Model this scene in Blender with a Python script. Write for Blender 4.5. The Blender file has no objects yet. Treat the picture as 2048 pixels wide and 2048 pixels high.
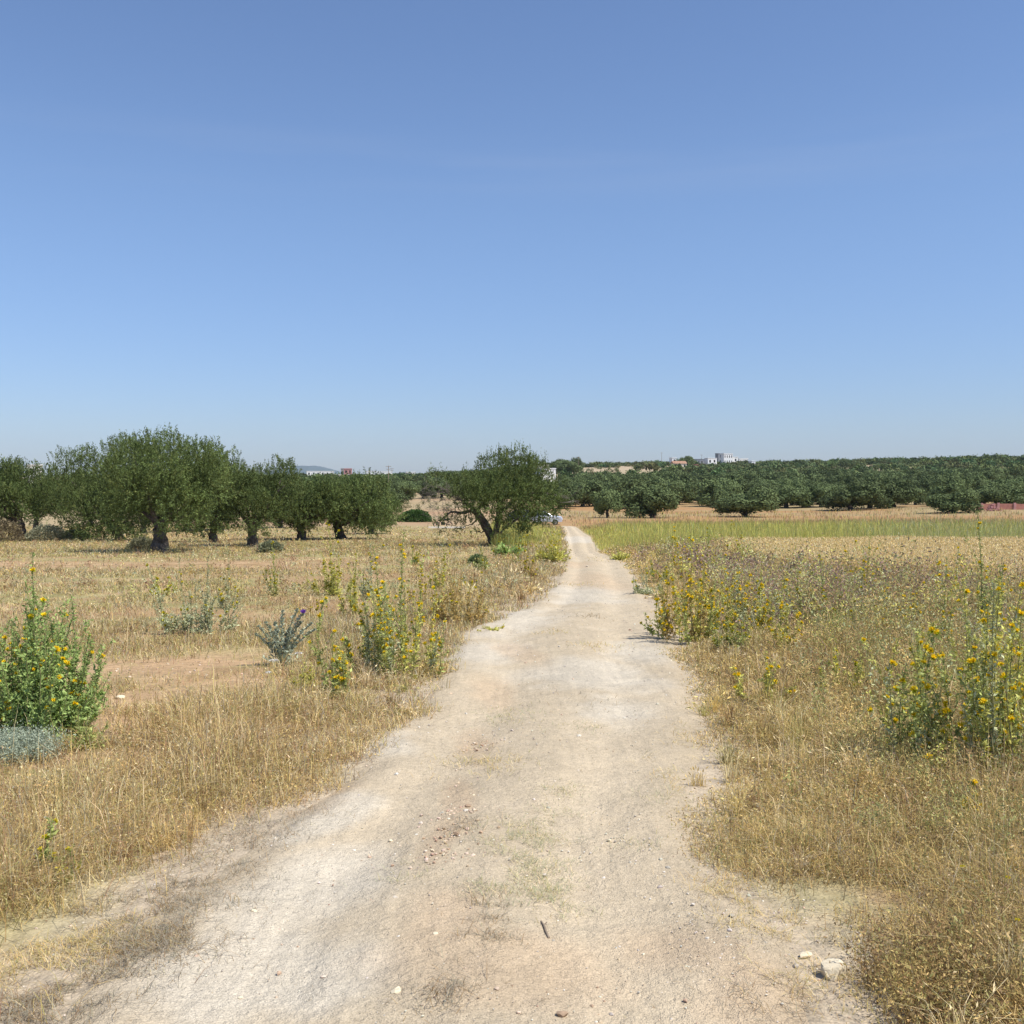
import bpy, math, random
import numpy as np
from mathutils import Vector, Matrix, Euler
R = math.radians
random.seed(7); rng = np.random.default_rng(11)
SC = bpy.context.scene
COL = SC.collection

# ------------------------------------------------------------------ camera, world, sun, exposure
EYE = 1.6; FPX = 2054.0; PITCH = math.atan(74 / FPX)
cam = bpy.data.cameras.new('camera'); co = bpy.data.objects.new('camera', cam); COL.objects.link(co)
co.location = (0, 0, EYE); co.rotation_euler = (R(90) - PITCH, 0, 0)
cam.sensor_width = 36; cam.sensor_fit = 'HORIZONTAL'; cam.lens = 36 * FPX / 2048
cam.clip_start = 0.05; cam.clip_end = 40000
SC.camera = co
SUN_EL = R(57); SUN_AZ = R(115)      # azimuth clockwise from +Y: the sun stands to the right
w = bpy.data.worlds.new('World'); SC.world = w; w.use_nodes = True
nt = w.node_tree; nt.nodes.clear()
wo = nt.nodes.new('ShaderNodeOutputWorld'); bg = nt.nodes.new('ShaderNodeBackground')
sky = nt.nodes.new('ShaderNodeTexSky'); sky.sky_type = 'NISHITA'; sky.sun_disc = False
sky.sun_elevation = SUN_EL; sky.sun_rotation = SUN_AZ
sky.air_density = 1.0; sky.dust_density = .35; sky.ozone_density = 2.5; sky.altitude = 100
SKYTINT = nt.nodes.new('ShaderNodeMix'); SKYTINT.data_type = 'RGBA'; SKYTINT.blend_type = 'MULTIPLY'
SKYTINT.inputs[0].default_value = 1.0; SKYTINT.inputs[7].default_value = (.92, .98, 1.12, 1)
nt.links.new(sky.outputs[0], SKYTINT.inputs[6])
tc0 = nt.nodes.new('ShaderNodeTexCoord'); sx0 = nt.nodes.new('ShaderNodeSeparateXYZ'); mr0 = nt.nodes.new('ShaderNodeMapRange'); mr0.interpolation_type = 'SMOOTHSTEP'; mr0.inputs[1].default_value = -.02; mr0.inputs[2].default_value = .30
hz0 = nt.nodes.new('ShaderNodeMix'); hz0.data_type = 'RGBA'; hz0.inputs[6].default_value = (.62, .71, .97, 1); hz0.inputs[7].default_value = (.92, .98, 1.12, 1)
nt.links.new(tc0.outputs['Generated'], sx0.inputs[0]); nt.links.new(sx0.outputs[2], mr0.inputs[0]); nt.links.new(mr0.outputs[0], hz0.inputs[0]); nt.links.new(hz0.outputs[2], SKYTINT.inputs[7])
# faint high cirrus veil drawn out along the sky
tc = nt.nodes.new('ShaderNodeTexCoord'); mp = nt.nodes.new('ShaderNodeMapping'); mp.inputs['Scale'].default_value = (1.3, 1.3, 16.0)
cn = nt.nodes.new('ShaderNodeTexNoise'); cn.inputs['Scale'].default_value = 2.2; cn.inputs['Detail'].default_value = 5; cn.inputs['Roughness'].default_value = .5
cr = nt.nodes.new('ShaderNodeMapRange'); cr.inputs[1].default_value = .4; cr.inputs[2].default_value = .75; cr.inputs[3].default_value = 0; cr.inputs[4].default_value = .11
dt_ = nt.nodes.new('ShaderNodeVectorMath'); dt_.operation = 'DOT_PRODUCT'; dt_.inputs[1].default_value = (.0, 0, 1)
bd = nt.nodes.new('ShaderNodeMapRange'); bd.interpolation_type = 'SMOOTHSTEP'; bd.inputs[1].default_value = .035; bd.inputs[2].default_value = 0; bd.inputs[3].default_value = 0; bd.inputs[4].default_value = 1
sb = nt.nodes.new('ShaderNodeMath'); sb.operation = 'SUBTRACT'; sb.inputs[1].default_value = .283; ab = nt.nodes.new('ShaderNodeMath'); ab.operation = 'ABSOLUTE'
ml = nt.nodes.new('ShaderNodeMath'); ml.operation = 'MULTIPLY'
cm = nt.nodes.new('ShaderNodeMix'); cm.data_type = 'RGBA'; cm.inputs[7].default_value = (4.6, 4.9, 5.8, 1)
nt.links.new(tc.outputs['Generated'], mp.inputs[0]); nt.links.new(mp.outputs[0], cn.inputs['Vector']); nt.links.new(tc.outputs['Generated'], dt_.inputs[0])
nt.links.new(dt_.outputs['Value'], sb.inputs[0]); nt.links.new(sb.outputs[0], ab.inputs[0]); nt.links.new(ab.outputs[0], bd.inputs[0])
nt.links.new(cn.outputs['Fac'], cr.inputs[0]); nt.links.new(cr.outputs[0], ml.inputs[0]); nt.links.new(bd.outputs[0], ml.inputs[1]); nt.links.new(ml.outputs[0], cm.inputs[0]); nt.links.new(SKYTINT.outputs[2], cm.inputs[6])
nt.links.new(cm.outputs[2], bg.inputs[0]); bg.inputs[1].default_value = 0.099
nt.links.new(bg.outputs[0], wo.inputs[0])
sl = bpy.data.lights.new('sun', 'SUN'); sl.energy = 4.3; sl.angle = R(.55); sl.color = (1, .955, .88)
so = bpy.data.objects.new('sun', sl); COL.objects.link(so)
sd = Vector((math.sin(SUN_AZ) * math.cos(SUN_EL), math.cos(SUN_AZ) * math.cos(SUN_EL), math.sin(SUN_EL)))
so.rotation_euler = sd.to_track_quat('Z', 'Y').to_euler(); so.location = (30, 0, 60)
SC.view_settings.view_transform = 'Standard'; SC.view_settings.look = 'None'; SC.view_settings.gamma = 1
SC.view_settings.exposure = 0.40
SC.cycles.max_bounces = 5; SC.cycles.diffuse_bounces = 3; SC.cycles.transmission_bounces = 3; SC.cycles.glossy_bounces = 2
SC.cycles.sample_clamp_indirect = 4; SC.cycles.volume_bounces = 0
SC.cycles.use_denoising = True
SC.cycles.use_adaptive_sampling = True; SC.cycles.adaptive_threshold = 0.005

# ------------------------------------------------------------------ numpy helpers
_tab = np.random.default_rng(3).random((256, 256))
def vnoise(x, y, s=1.0, o=0.0):
    x = np.asarray(x, float) / s + o * 17.3 + 1000; y = np.asarray(y, float) / s + o * 9.1 + 1000
    xi = np.floor(x).astype(int); yi = np.floor(y).astype(int); fx = x - xi; fy = y - yi
    fx = fx * fx * (3 - 2 * fx); fy = fy * fy * (3 - 2 * fy)
    a = _tab[xi & 255, yi & 255]; b = _tab[(xi + 1) & 255, yi & 255]; c = _tab[xi & 255, (yi + 1) & 255]; d = _tab[(xi + 1) & 255, (yi + 1) & 255]
    return (a * (1 - fx) + b * fx) * (1 - fy) + (c * (1 - fx) + d * fx) * fy
def fbm(x, y, s=1.0, o=0.0, n=4):
    t = 0; a = .5; m = 0
    for k in range(n): t = t + a * vnoise(x, y, s / 2 ** k, o + k); m += a; a *= .55
    return t / m
def sst(a, b, x):
    t = np.clip((np.asarray(x, float) - a) / (b - a), 0, 1); return t * t * (3 - 2 * t)

# terrain: falls gently away from the viewpoint, a shallow basin, then a low wooded rise on the right
_ya = [-6000, -100, -30, 0, 50, 80, 110, 150, 200, 250, 300, 400, 500, 600, 700, 900, 1300, 3000, 20000]
_c = {  # bearing x/y : heights
 -.60: [2.5, 2.5, 1.15, 0, -2, -3.05, -3.7, -4.1, -4.3, -4.35, -4.2, -3.6, -3.0, -2.5, -2.1, -1.7, -1.5, -2, -2],
 -.15: [2.5, 2.5, 1.15, 0, -2, -3.05, -3.7, -4.1, -4.3, -4.3, -4.1, -3.4, -2.7, -2.2, -1.9, -1.6, -1.5, -2, -2],
 -.05: [2.5, 2.5, 1.15, 0, -2, -3.05, -3.75, -4.2, -4.3, -4.2, -3.8, -2.6, -1.3, -.4, 0, 0, -1.0, -2, -2],
 .03: [2.5, 2.5, 1.15, 0, -2, -3.05, -3.75, -4.2, -4.3, -3.9, -3.0, -.6, 2.8, 5.6, 7.2, 7.0, 2, -2, -2],
 .15: [2.5, 2.5, 1.15, 0, -2, -3.05, -3.75, -4.2, -4.3, -4.0, -3.2, -.6, 3.6, 7.2, 8.6, 8.4, 3, -2, -2],
 .25: [2.5, 2.5, 1.15, 0, -2, -3.05, -3.75, -4.15, -4.2, -3.9, -3.3, -.6, 3.0, 6.4, 8.2, 8.2, 3, -2, -2],
 .35: [2.5, 2.5, 1.15, 0, -2, -3.0, -3.6, -3.9, -3.9, -3.6, -3.0, -.2, 3.6, 7.2, 9.2, 9.0, 4, -2, -2],
 .50: [2.5, 2.5, 1.15, 0, -2, -3.0, -3.5, -3.6, -3.5, -3.0, -2.2, 1.0, 5.5, 9.3, 11.5, 12.0, 6, -2, -2],
 .70: [2.5, 2.5, 1.15, 0, -2, -3.0, -3.5, -3.6, -3.5, -3.0, -2.2, 1.0, 5.5, 9.3, 11.5, 12.0, 6, -2, -2]}
_yf = np.concatenate([np.arange(-6000, -120, 60.), np.arange(-120, 1500, 2.), np.arange(1500, 20001, 50.)])
_ak = np.array(sorted(_c)); _yg = np.arange(-200, 1600, 2.)
_k = np.exp(-.5 * (np.arange(-20, 21) * 2 / 13.) ** 2); _k /= _k.sum()
def _sm(col):
    v = np.interp(_yg, _ya, col); p = np.pad(v, 20, mode='edge'); return np.convolve(p, _k, 'valid')
_G = np.array([_sm(_c[a]) for a in _ak])
def ground_z(x, y, detail=True):
    x = np.asarray(x, float); y = np.asarray(y, float)
    a = np.clip(x / np.maximum(np.abs(y), 30), -.6, .7)
    ia = np.clip(np.searchsorted(_ak, a) - 1, 0, len(_ak) - 2); fa = (a - _ak[ia]) / (_ak[ia + 1] - _ak[ia]); fa = np.clip(fa, 0, 1); fa = fa * fa * (3 - 2 * fa)
    yy = np.clip((y - _yg[0]) / 2, 0, len(_yg) - 1.001); iy = yy.astype(int); fy = yy - iy
    z = (_G[ia, iy] * (1 - fy) + _G[ia, iy + 1] * fy) * (1 - fa) + (_G[ia + 1, iy] * (1 - fy) + _G[ia + 1, iy + 1] * fy) * fa
    far = y > 1590
    if np.any(far): z = np.where(far, np.interp(y, _ya, _c[-.60]) + (z + 1.5) * np.exp(-np.maximum(y - 1590, 0) / 600), z)
    if detail:
        z = z + (fbm(x, y, 2.2, 5) - .5) * .07 * sst(0, 3, y) + (fbm(x, y, 26, 8) - .5) * .55 * sst(60, 160, y) + (fbm(x, y, 130, 9, 3) - .5) * 5.0 * sst(330, 520, y) + (fbm(x, y, .35, 2, 3) - .5) * .022 * (1 - sst(12, 30, y))
    return z
def gz(x, y): return float(ground_z(np.array([x]), np.array([y]))[0])
def ray(px, py):
    u = (px - 1024) / FPX; v = (1024 - py) / FPX
    dy = math.cos(PITCH) + v * math.sin(PITCH); dz = -math.sin(PITCH) + v * math.cos(PITCH)
    return u / dy, dz / dy              # per metre of y
def spot(px, py):
    """Where the line of sight through a point of the photograph meets the ground (x, y)."""
    ax, az = ray(px, py); ys = np.concatenate([np.arange(1, 60, .02), np.arange(60, 1500, .25)])
    h = EYE + az * ys - ground_z(ax * ys, ys, False); k = np.argmax(h < 0)
    return (ax * ys[k], float(ys[k]))
def up_at(py, y): return EYE + ray(1024, py)[1] * y
def x_at(px, y): return ray(px, 950)[0] * y

# ------------------------------------------------------------------ materials
def mat(name, base=(.5, .5, .5), rough=.8, attr=None, transl=0., spec=.2, metal=0., noise=None, bump=None, var=None):
    m = bpy.data.materials.new(name); m.use_nodes = True; n = m.node_tree; L = n.links
    b = n.nodes['Principled BSDF']; b.inputs['Roughness'].default_value = rough; b.inputs['Metallic'].default_value = metal
    b.inputs['Specular IOR Level'].default_value = spec
    col = None
    if attr:
        at = n.nodes.new('ShaderNodeAttribute'); at.attribute_name = 'Col'; mx = n.nodes.new('ShaderNodeMix'); mx.data_type = 'RGBA'; mx.blend_type = 'MULTIPLY'
        mx.inputs[0].default_value = 1; mx.inputs[7].default_value = (*base, 1); L.new(at.outputs['Color'], mx.inputs[6]); col = mx.outputs[2]
    if noise:
        for (sc_, lo, hi, dt) in noise:
            g = n.nodes.new('ShaderNodeNewGeometry'); t = n.nodes.new('ShaderNodeTexNoise'); t.inputs['Scale'].default_value = sc_; t.inputs['Detail'].default_value = dt
            L.new(g.outputs['Position'], t.inputs['Vector'])
            r_ = n.nodes.new('ShaderNodeMapRange'); r_.inputs[1].default_value = .3; r_.inputs[2].default_value = .7; r_.inputs[3].default_value = lo; r_.inputs[4].default_value = hi
            L.new(t.outputs['Fac'], r_.inputs[0])
            mx = n.nodes.new('ShaderNodeMix'); mx.data_type = 'RGBA'; mx.blend_type = 'MULTIPLY'; mx.inputs[0].default_value = 1
            if col is None: mx.inputs[6].default_value = (*base, 1)
            else: L.new(col, mx.inputs[6])
            L.new(r_.outputs[0], mx.inputs[7]); col = mx.outputs[2]
    if var:   # every copy a slightly different tone
        oi = n.nodes.new('ShaderNodeObjectInfo'); r_ = n.nodes.new('ShaderNodeMapRange'); r_.inputs[3].default_value = 1 - var; r_.inputs[4].default_value = 1 + var
        L.new(oi.outputs['Random'], r_.inputs[0]); mx = n.nodes.new('ShaderNodeMix'); mx.data_type = 'RGBA'; mx.blend_type = 'MULTIPLY'; mx.inputs[0].default_value = 1
        L.new(r_.outputs[0], mx.inputs[7])
        if col is None: mx.inputs[6].default_value = (*base, 1)
        else: L.new(col, mx.inputs[6])
        col = mx.outputs[2]
    if col is None: b.inputs['Base Color'].default_value = (*base, 1)
    else: L.new(col, b.inputs['Base Color'])
    if bump:
        prev = None
        for (sc_, dist, dt) in bump:
            g = n.nodes.new('ShaderNodeNewGeometry'); t = n.nodes.new('ShaderNodeTexNoise'); t.inputs['Scale'].default_value = sc_; t.inputs['Detail'].default_value = dt
            L.new(g.outputs['Position'], t.inputs['Vector']); bp = n.nodes.new('ShaderNodeBump'); bp.inputs['Distance'].default_value = dist; bp.inputs['Strength'].default_value = 1
            L.new(t.outputs['Fac'], bp.inputs['Height'])
            if prev is not None: L.new(prev, bp.inputs['Normal'])
            prev = bp.outputs[0]
        L.new(prev, b.inputs['Normal'])
    if transl:
        tr = n.nodes.new('ShaderNodeBsdfTranslucent'); ms = n.nodes.new('ShaderNodeMixShader'); ms.inputs[0].default_value = transl
        if col is None: tr.inputs[0].default_value = (*base, 1)
        else: L.new(col, tr.inputs[0])
        L.new(b.outputs[0], ms.inputs[1]); L.new(tr.outputs[0], ms.inputs[2]); L.new(ms.outputs[0], n.nodes['Material Output'].inputs[0])
    return m
M_ground = mat('field_soil', (1, 1, 1), .95, attr=1, spec=.05, noise=[(.9, .86, 1.12, 5), (14, .8, 1.15, 6), (90, .82, 1.15, 3)], bump=[(6, .05, 5), (40, .012, 4)])
M_road = mat('gravel_track', (1, 1, 1), .95, attr=1, spec=.08, noise=[(1.7, .94, 1.05, 5), (22, .90, 1.07, 6), (130, .76, 1.16, 4)], bump=[(5, .035, 5), (45, .010, 5), (180, .004, 2)])
M_grass = mat('dry_grass', (1, 1, 1), .7, attr=1, transl=.25, spec=.15)
M_leaf = mat('olive_leaves', (.120, .160, .050), .6, attr=1, transl=.18, spec=.12, var=.12)
M_leaf_far = mat('far_olive_leaves', (.126, .162, .064), .7, attr=1, transl=.14, spec=.08, var=.3)
M_bark = mat('olive_bark', (.12, .10, .085), .95, spec=.1, noise=[(5, .55, 1.5, 6), (30, .75, 1.25, 4)], bump=[(9, .08, 6)])
M_dead = mat('dead_twigs', (.20, .17, .145), .9, spec=.1)
M_stone = mat('limestone', (.72, .62, .44), .9, spec=.1, noise=[(30, .82, 1.1, 5)], bump=[(60, .004, 5)])
M_stoneR = mat('reddish_stone', (.38, .27, .18), .9, spec=.1, noise=[(40, .8, 1.12, 5)], bump=[(70, .004, 5)])
M_yel = mat('yellow_petals', (.95, .72, .025), .6, attr=1, transl=.25)
M_lem = mat('lemon_petals', (.72, .60, .03), .6, attr=1, transl=.25)
M_pur = mat('purple_petals', (.27, .10, .52), .6, attr=1, transl=.25)
M_wht = mat('white_petals', (.75, .73, .66), .6, attr=1, transl=.25)
M_thg = mat('thistle_green', (.37, .41, .13), .6, attr=1, transl=.2, var=.1)
M_thb = mat('thistle_bright_green', (.32, .42, .13), .6, attr=1, transl=.2, var=.1)
M_thy = mat('thistle_yellow_green', (.56, .54, .14), .6, attr=1, transl=.2, var=.1)
M_ths = mat('thistle_grey_green', (.46, .48, .28), .7, attr=1, transl=.15, var=.1)
M_tho = mat('thistle_dried', (.52, .38, .14), .8, attr=1, transl=.2, var=.1)
M_thk = mat('blue_grey_thistle', (.40, .44, .32), .7, attr=1, transl=.1)
M_stem = mat('thistle_stem', (.26, .25, .11), .7)
M_wood = mat('weathered_wood', (.32, .25, .18), .9, noise=[(12, .7, 1.3, 5)])
M_white = mat('whitewash', (.88, .87, .84), .8, noise=[(.6, .93, 1.04, 4)])
M_cream = mat('cream_render', (.66, .60, .50), .85, noise=[(.6, .9, 1.05, 4)])
M_conc = mat('bare_concrete', (.40, .37, .34), .9, noise=[(.8, .8, 1.15, 5)])
M_brick = mat('hollow_brick', (.42, .19, .15), .9, noise=[(1.5, .8, 1.2, 5)])
M_pink = mat('pinkish_render', (.46, .24, .23), .9, noise=[(1.5, .8, 1.2, 5)])
M_open = mat('dark_opening', (.03, .03, .035), .5)
M_tile = mat('red_roof', (.36, .21, .14), .9, noise=[(2, .8, 1.2, 5)])
M_greyw = mat('grey_render', (.30, .31, .33), .9, noise=[(1, .85, 1.1, 5)])
M_mount = mat('far_hillside', (.075, .10, .10), .95, noise=[(.004, .75, 1.3, 5)])

# ------------------------------------------------------------------ mesh helpers
def mesh(name, V, F, n, C=None, m=None, smooth=False):
    """V (N,3), F flat vertex indices, n corners per face (int or array)."""
    V = np.ascontiguousarray(V, dtype=np.float32).reshape(-1, 3); F = np.ascontiguousarray(F, dtype=np.int32).ravel()
    me = bpy.data.meshes.new(name)
    if np.isscalar(n): n = np.full(len(F) // n, n, dtype=np.int32)
    n = np.asarray(n, dtype=np.int32)
    me.vertices.add(len(V)); me.vertices.foreach_set('co', V.ravel())
    me.loops.add(len(F)); me.loops.foreach_set('vertex_index', F)
    st = np.concatenate([[0], np.cumsum(n)[:-1]]).astype(np.int32)
    me.polygons.add(len(n)); me.polygons.foreach_set('loop_start', st)
    me.polygons.foreach_set('use_smooth', np.full(len(n), smooth))
    if C is not None:
        C = np.asarray(C, dtype=np.float32)
        C4 = np.ones((len(V), 4), dtype=np.float32); C4[:, :3] = C
        a = me.color_attributes.new('Col', 'FLOAT_COLOR', 'POINT'); a.data.foreach_set('color', C4.ravel())
    me.update(calc_edges=True)
    if m: me.materials.append(m)
    return me
def obj(name, me, parent=None, label=None, cat=None, group=None, kind=None):
    o = bpy.data.objects.new(name, me); COL.objects.link(o)
    if parent: o.parent = parent
    return tag(o, label, cat, group, kind)
def tag(o, label=None, cat=None, group=None, kind=None):
    if label: o['label'] = label
    if cat: o['category'] = cat
    if group: o['group'] = group
    if kind: o['kind'] = kind
    return o
class Soup:
    """collects faces; everything in one soup becomes ONE mesh"""
    def __init__(s): s.V = []; s.F = []; s.N = []; s.C = []; s.k = 0
    def add(s, V, F, n, C):
        V = np.asarray(V, dtype=np.float32).reshape(-1, 3); F = np.asarray(F, dtype=np.int64).ravel()
        s.V.append(V); s.F.append((F + s.k).astype(np.int32)); s.N.append(np.full(len(F) // n, n, dtype=np.int32))
        C = np.asarray(C, dtype=np.float32)
        if C.ndim == 1: C = np.broadcast_to(C, V.shape)
        s.C.append(C); s.k += len(V)
    def mesh(s, name, m, smooth=False):
        return mesh(name, np.concatenate(s.V), np.concatenate(s.F), np.concatenate(s.N), np.concatenate(s.C), m, smooth)

def blades(S, P, h, wd, lean, col, g=rng, droop=.5, wild=0., wy=1.):
    """bent grass blades: P (N,3), h, wd (N), lean (N) horizontal reach / height."""
    N = len(P); th = g.random(N) * 2 * np.pi; la = th + g.normal(0, .6, N)
    wd = wd * (1 if np.isscalar(wy) else wy)
    if wild: wl_ = g.random(N) < wild; lean = np.where(wl_, .7 + 1.5 * g.random(N), lean); h = np.where(wl_, h * .62, h)
    wv = np.stack([np.cos(th + np.pi / 2), np.sin(th + np.pi / 2), np.zeros(N)], 1) * (wd * .5)[:, None]
    ld = np.stack([np.cos(la), np.sin(la), np.zeros(N)], 1)
    up = np.array([0, 0, 1.])
    mid = P + up * (h * .6)[:, None] + ld * (h * lean * .38)[:, None]
    tip = P + up * (h * (1 - droop * np.minimum(lean, 1.3) * .5))[:, None] + ld * (h * lean)[:, None]
    V = np.stack([P - wv, P + wv, mid - wv * .8, mid + wv * .8, tip], 1)
    b = (np.arange(N) * 5)[:, None]
    F = (b + np.array([[0, 1, 3, 0, 3, 2, 2, 3, 4]]))
    S.add(V, F, 3, np.repeat(col, 5, 0)); return tip, mid
def flecks(S, P, D, L, W, col, g=rng, bias=None):
    """small leaves: rhombi at P along directions D (N,3), length L, width W."""
    N = len(P); r_ = g.normal(0, 1, (N, 3)); 
    s = np.cross(D, r_); s /= (np.linalg.norm(s, axis=1)[:, None] + 1e-9)
    V = np.stack([P, P + D * (L * .45)[:, None] - s * (W * .5)[:, None], P + D * L[:, None], P + D * (L * .45)[:, None] + s * (W * .5)[:, None]], 1)
    S.add(V, (np.arange(N) * 4)[:, None] + np.arange(4)[None], 4, np.repeat(col, 4, 0))
def unit(v): return v / (np.linalg.norm(v, axis=-1, keepdims=True) + 1e-9)
def tube(S, pts, rad, sides=6, col=(1, 1, 1), rough=0., g=rng, cap=True):
    pts = np.asarray(pts, float); n = len(pts); rad = np.asarray(rad, float)
    t = unit(np.gradient(pts, axis=0)); ref = np.array([0, 0, 1.]) if abs(t[0][2]) < .9 else np.array([1., 0, 0])
    a = unit(np.cross(t, ref)); b = np.cross(t, a); an = np.arange(sides) * 2 * np.pi / sides
    rr = rad[:, None] * (1 + rough * (g.random((n, sides)) - .5) * 2)
    V = pts[:, None] + (a[:, None] * np.cos(an)[None, :, None] + b[:, None] * np.sin(an)[None, :, None]) * rr[:, :, None]
    V = V.reshape(-1, 3); i = np.arange(n - 1)[:, None] * sides; j = np.arange(sides)[None]; k = (j + 1) % sides
    F = np.stack([i + j, i + k, i + k + sides, i + j + sides], -1).reshape(-1)
    S.add(V, F, 4, np.array(col, float))
    if cap: S.add(V[-sides:], np.arange(sides), sides, np.array(col, float))
def box(S, x0, x1, y0, y1, z0, z1, col=(1, 1, 1)):
    V = [(x, y, z) for z in (z0, z1) for y in (y0, y1) for x in (x0, x1)]
    S.add(V, [0, 2, 3, 1, 4, 5, 7, 6, 0, 1, 5, 4, 2, 6, 7, 3, 0, 4, 6, 2, 1, 3, 7, 5], 4, np.array(col, float))

# ------------------------------------------------------------------ road course
_ed = [(1053, 1126, 1152), (1065, 1128, 1166), (1074, 1129, 1180), (1088, 1130, 1186), (1103, 1131, 1190), (1111, 1131, 1207), (1119, 1133, 1238), (1136, 1127, 1250),
       (1165, 1112, 1271), (1186, 1097, 1288), (1206, 1070, 1292), (1219, 1050, 1302), (1237, 1000, 1317), (1250, 955, 1325), (1268, 915, 1340), (1310, 903, 1342),
       (1357, 893, 1372), (1400, 860, 1391), (1430, 838, 1391), (1460, 768, 1385), (1500, 745, 1380), (1540, 735, 1378), (1600, 650, 1362), (1632, 604, 1357), (1700, 520, 1352),
       (1749, 470, 1366), (1800, 400, 1440), (1844, 340, 1520), (1900, 280, 1570), (2046, 120, 1600)]
_L = [spot(l, p) for p, l, r in _ed]; _Rr = [spot(r, p) for p, l, r in _ed]
_L.sort(key=lambda q: q[1]); _Rr.sort(key=lambda q: q[1])
_L = [(_L[0][0] - .1, -30)] + _L; _Rr = [(_Rr[0][0] + .1, -30)] + _Rr
ye, xe = _L[-1][1], (_L[-1][0] + _Rr[-1][0]) / 2
_L += [(xe - 2.2, ye + 6), (xe - 2.4, ye + 110)]; _Rr += [(xe - .2, ye + 6), (xe - .2, ye + 110)]
def smooth_edge(q):
    yy = np.arange(-30, 240, .1); xx = np.interp(yy, [p[1] for p in q], [p[0] for p in q])
    k = np.ones(5) / 5; p = np.pad(xx, 2, mode='edge'); return yy, np.convolve(p, k, 'valid')
_yl, _xl = smooth_edge(_L); _yr, _xr = smooth_edge(_Rr)
def road_l(y): return np.interp(y, _yl, _xl)
def road_r(y): return np.interp(y, _yr, _xr)
def off_road(x, y):
    """signed: >0 metres right of the right edge / left of the left edge (negative inside)."""
    return np.maximum(x - road_r(y), road_l(y) - x)
def blob(x, y, cx, cy, rx, ry, rot=0):
    c, s = math.cos(rot), math.sin(rot); dx = x - cx; dy = y - cy
    return np.exp(-(((dx * c + dy * s) / rx) ** 2 + ((-dx * s + dy * c) / ry) ** 2))

_yend = ye + 1.5
# ------------------------------------------------------------------ ground sheet
def lerp(a, b, t): return a * (1 - t[..., None]) + b * t[..., None]
cA = lambda *c: np.array(c, float)
def field_color(x, y):
    n1 = fbm(x, y, 1.6, 21); n2 = fbm(x, y, 9, 24); n3 = fbm(x, y, .5, 27, 3); n4 = fbm(x, y, 40, 31)
    soil = lerp(cA(.42, .30, .16), cA(.36, .24, .125), sst(.35, .65, n2))
    litter = lerp(cA(.42, .35, .17), cA(.33, .29, .13), sst(.35, .65, n1))
    c = lerp(soil, litter, sst(.42, .6, n3 * .5 + n1 * .5))
    e = off_road(x, y)
    c = lerp(c, np.broadcast_to(cA(.47, .385, .275), c.shape), (1 - sst(.1, 1.1, e + (n1 - .5) * 1.0)) * (y < 60))
    # bare dug soil by the green thistle on the left
    b1 = np.maximum.reduce([blob(x, y, *spot(380, 1330), 2.0, 1.2), blob(x, y, *spot(210, 1450), .9, .6), blob(x, y, *spot(320, 1400), 1.2, .8), blob(x, y, *spot(470, 1350), 1.4, 1.0), blob(x, y, *spot(430, 1130), 4, 3), blob(x, y, *spot(110, 1130), 5, 2.5), blob(x, y, *spot(560, 1250), 1.5, 1.5)])
    c = lerp(c, np.broadcast_to(cA(.46, .31, .175), c.shape), np.clip(b1 * 1.2, 0, 1) * sst(.3, .5, n3))
    a = x / np.maximum(y, 1)
    # bare red-tan tilled soil beyond the crops, tawny far slopes
    far = sst(95, 112, y + (n2 - .5) * 8)
    orch = lerp(cA(.40, .24, .115), cA(.36, .275, .145), sst(.4, .6, n4 * .6 + n2 * .4))
    orchL = lerp(cA(.40, .31, .18), cA(.42, .27, .16), sst(.4, .62, n4))
    orch = lerp(orchL, orch, sst(-.05, .08, a))
    c = lerp(c, orch, far)
    hill = lerp(cA(.44, .34, .22), cA(.34, .29, .17), sst(.4, .6, n4))
    c = lerp(c, hill, sst(300, 420, y))
    pale = np.maximum.reduce([blob(x, y, x_at(1200, 560), 560, 30, 90), blob(x, y, x_at(1660, 590), 590, 14, 40), blob(x, y, x_at(1225, 470), 470, 18, 40), blob(x, y, x_at(1180, 430), 430, 14, 30), blob(x, y, x_at(1660, 420), 420, 12, 22)])
    c = lerp(c, np.broadcast_to(cA(.45, .355, .235), c.shape), np.clip(pale, 0, 1))
    c = lerp(c, np.broadcast_to(cA(.13, .16, .09), c.shape), sst(900, 1300, y))
    return c
th = np.concatenate([np.arange(-180, -44, 3.), np.arange(-44, -30, .5), np.arange(-30, 30, .085), np.arange(30, 44, .5), np.arange(44, 180, 3.)])
rr = [.35]
while rr[-1] < 16000: rr.append(rr[-1] * (1.009 if rr[-1] < 60 else 1.016 if rr[-1] < 800 else 1.05))
rr = np.array(rr); T_, R_ = np.meshgrid(np.radians(th), rr); X = R_ * np.sin(T_); Y = R_ * np.cos(T_); Z = ground_z(X, Y)
Z = Z - .06 * sst(.10, .28, np.minimum(X - road_l(Y), road_r(Y) - X)) * (Y > -4) * (Y < _yend - 2)
nr, ntg = X.shape; i = np.arange(nr - 1)[:, None] * ntg; j = np.arange(ntg)[None]; k = (j + 1) % ntg
F = np.stack([i + j, i + k, i + k + ntg, i + j + ntg], -1).reshape(-1)
V = np.stack([X, Y, Z], -1).reshape(-1, 3); V = np.concatenate([V, [[0, 0, gz(0, 0)]]]); c0 = nr * ntg
F = np.concatenate([F, np.stack([np.full(ntg, c0), np.arange(ntg)[::-1], np.roll(np.arange(ntg)[::-1], 1)], -1).ravel()])
NN = np.concatenate([np.full((nr - 1) * ntg, 4), np.full(ntg, 3)])
Cg = field_color(V[:, 0], V[:, 1])
gm = mesh('ground', V, F, NN, Cg, M_ground, True); gm.flip_normals()
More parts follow.
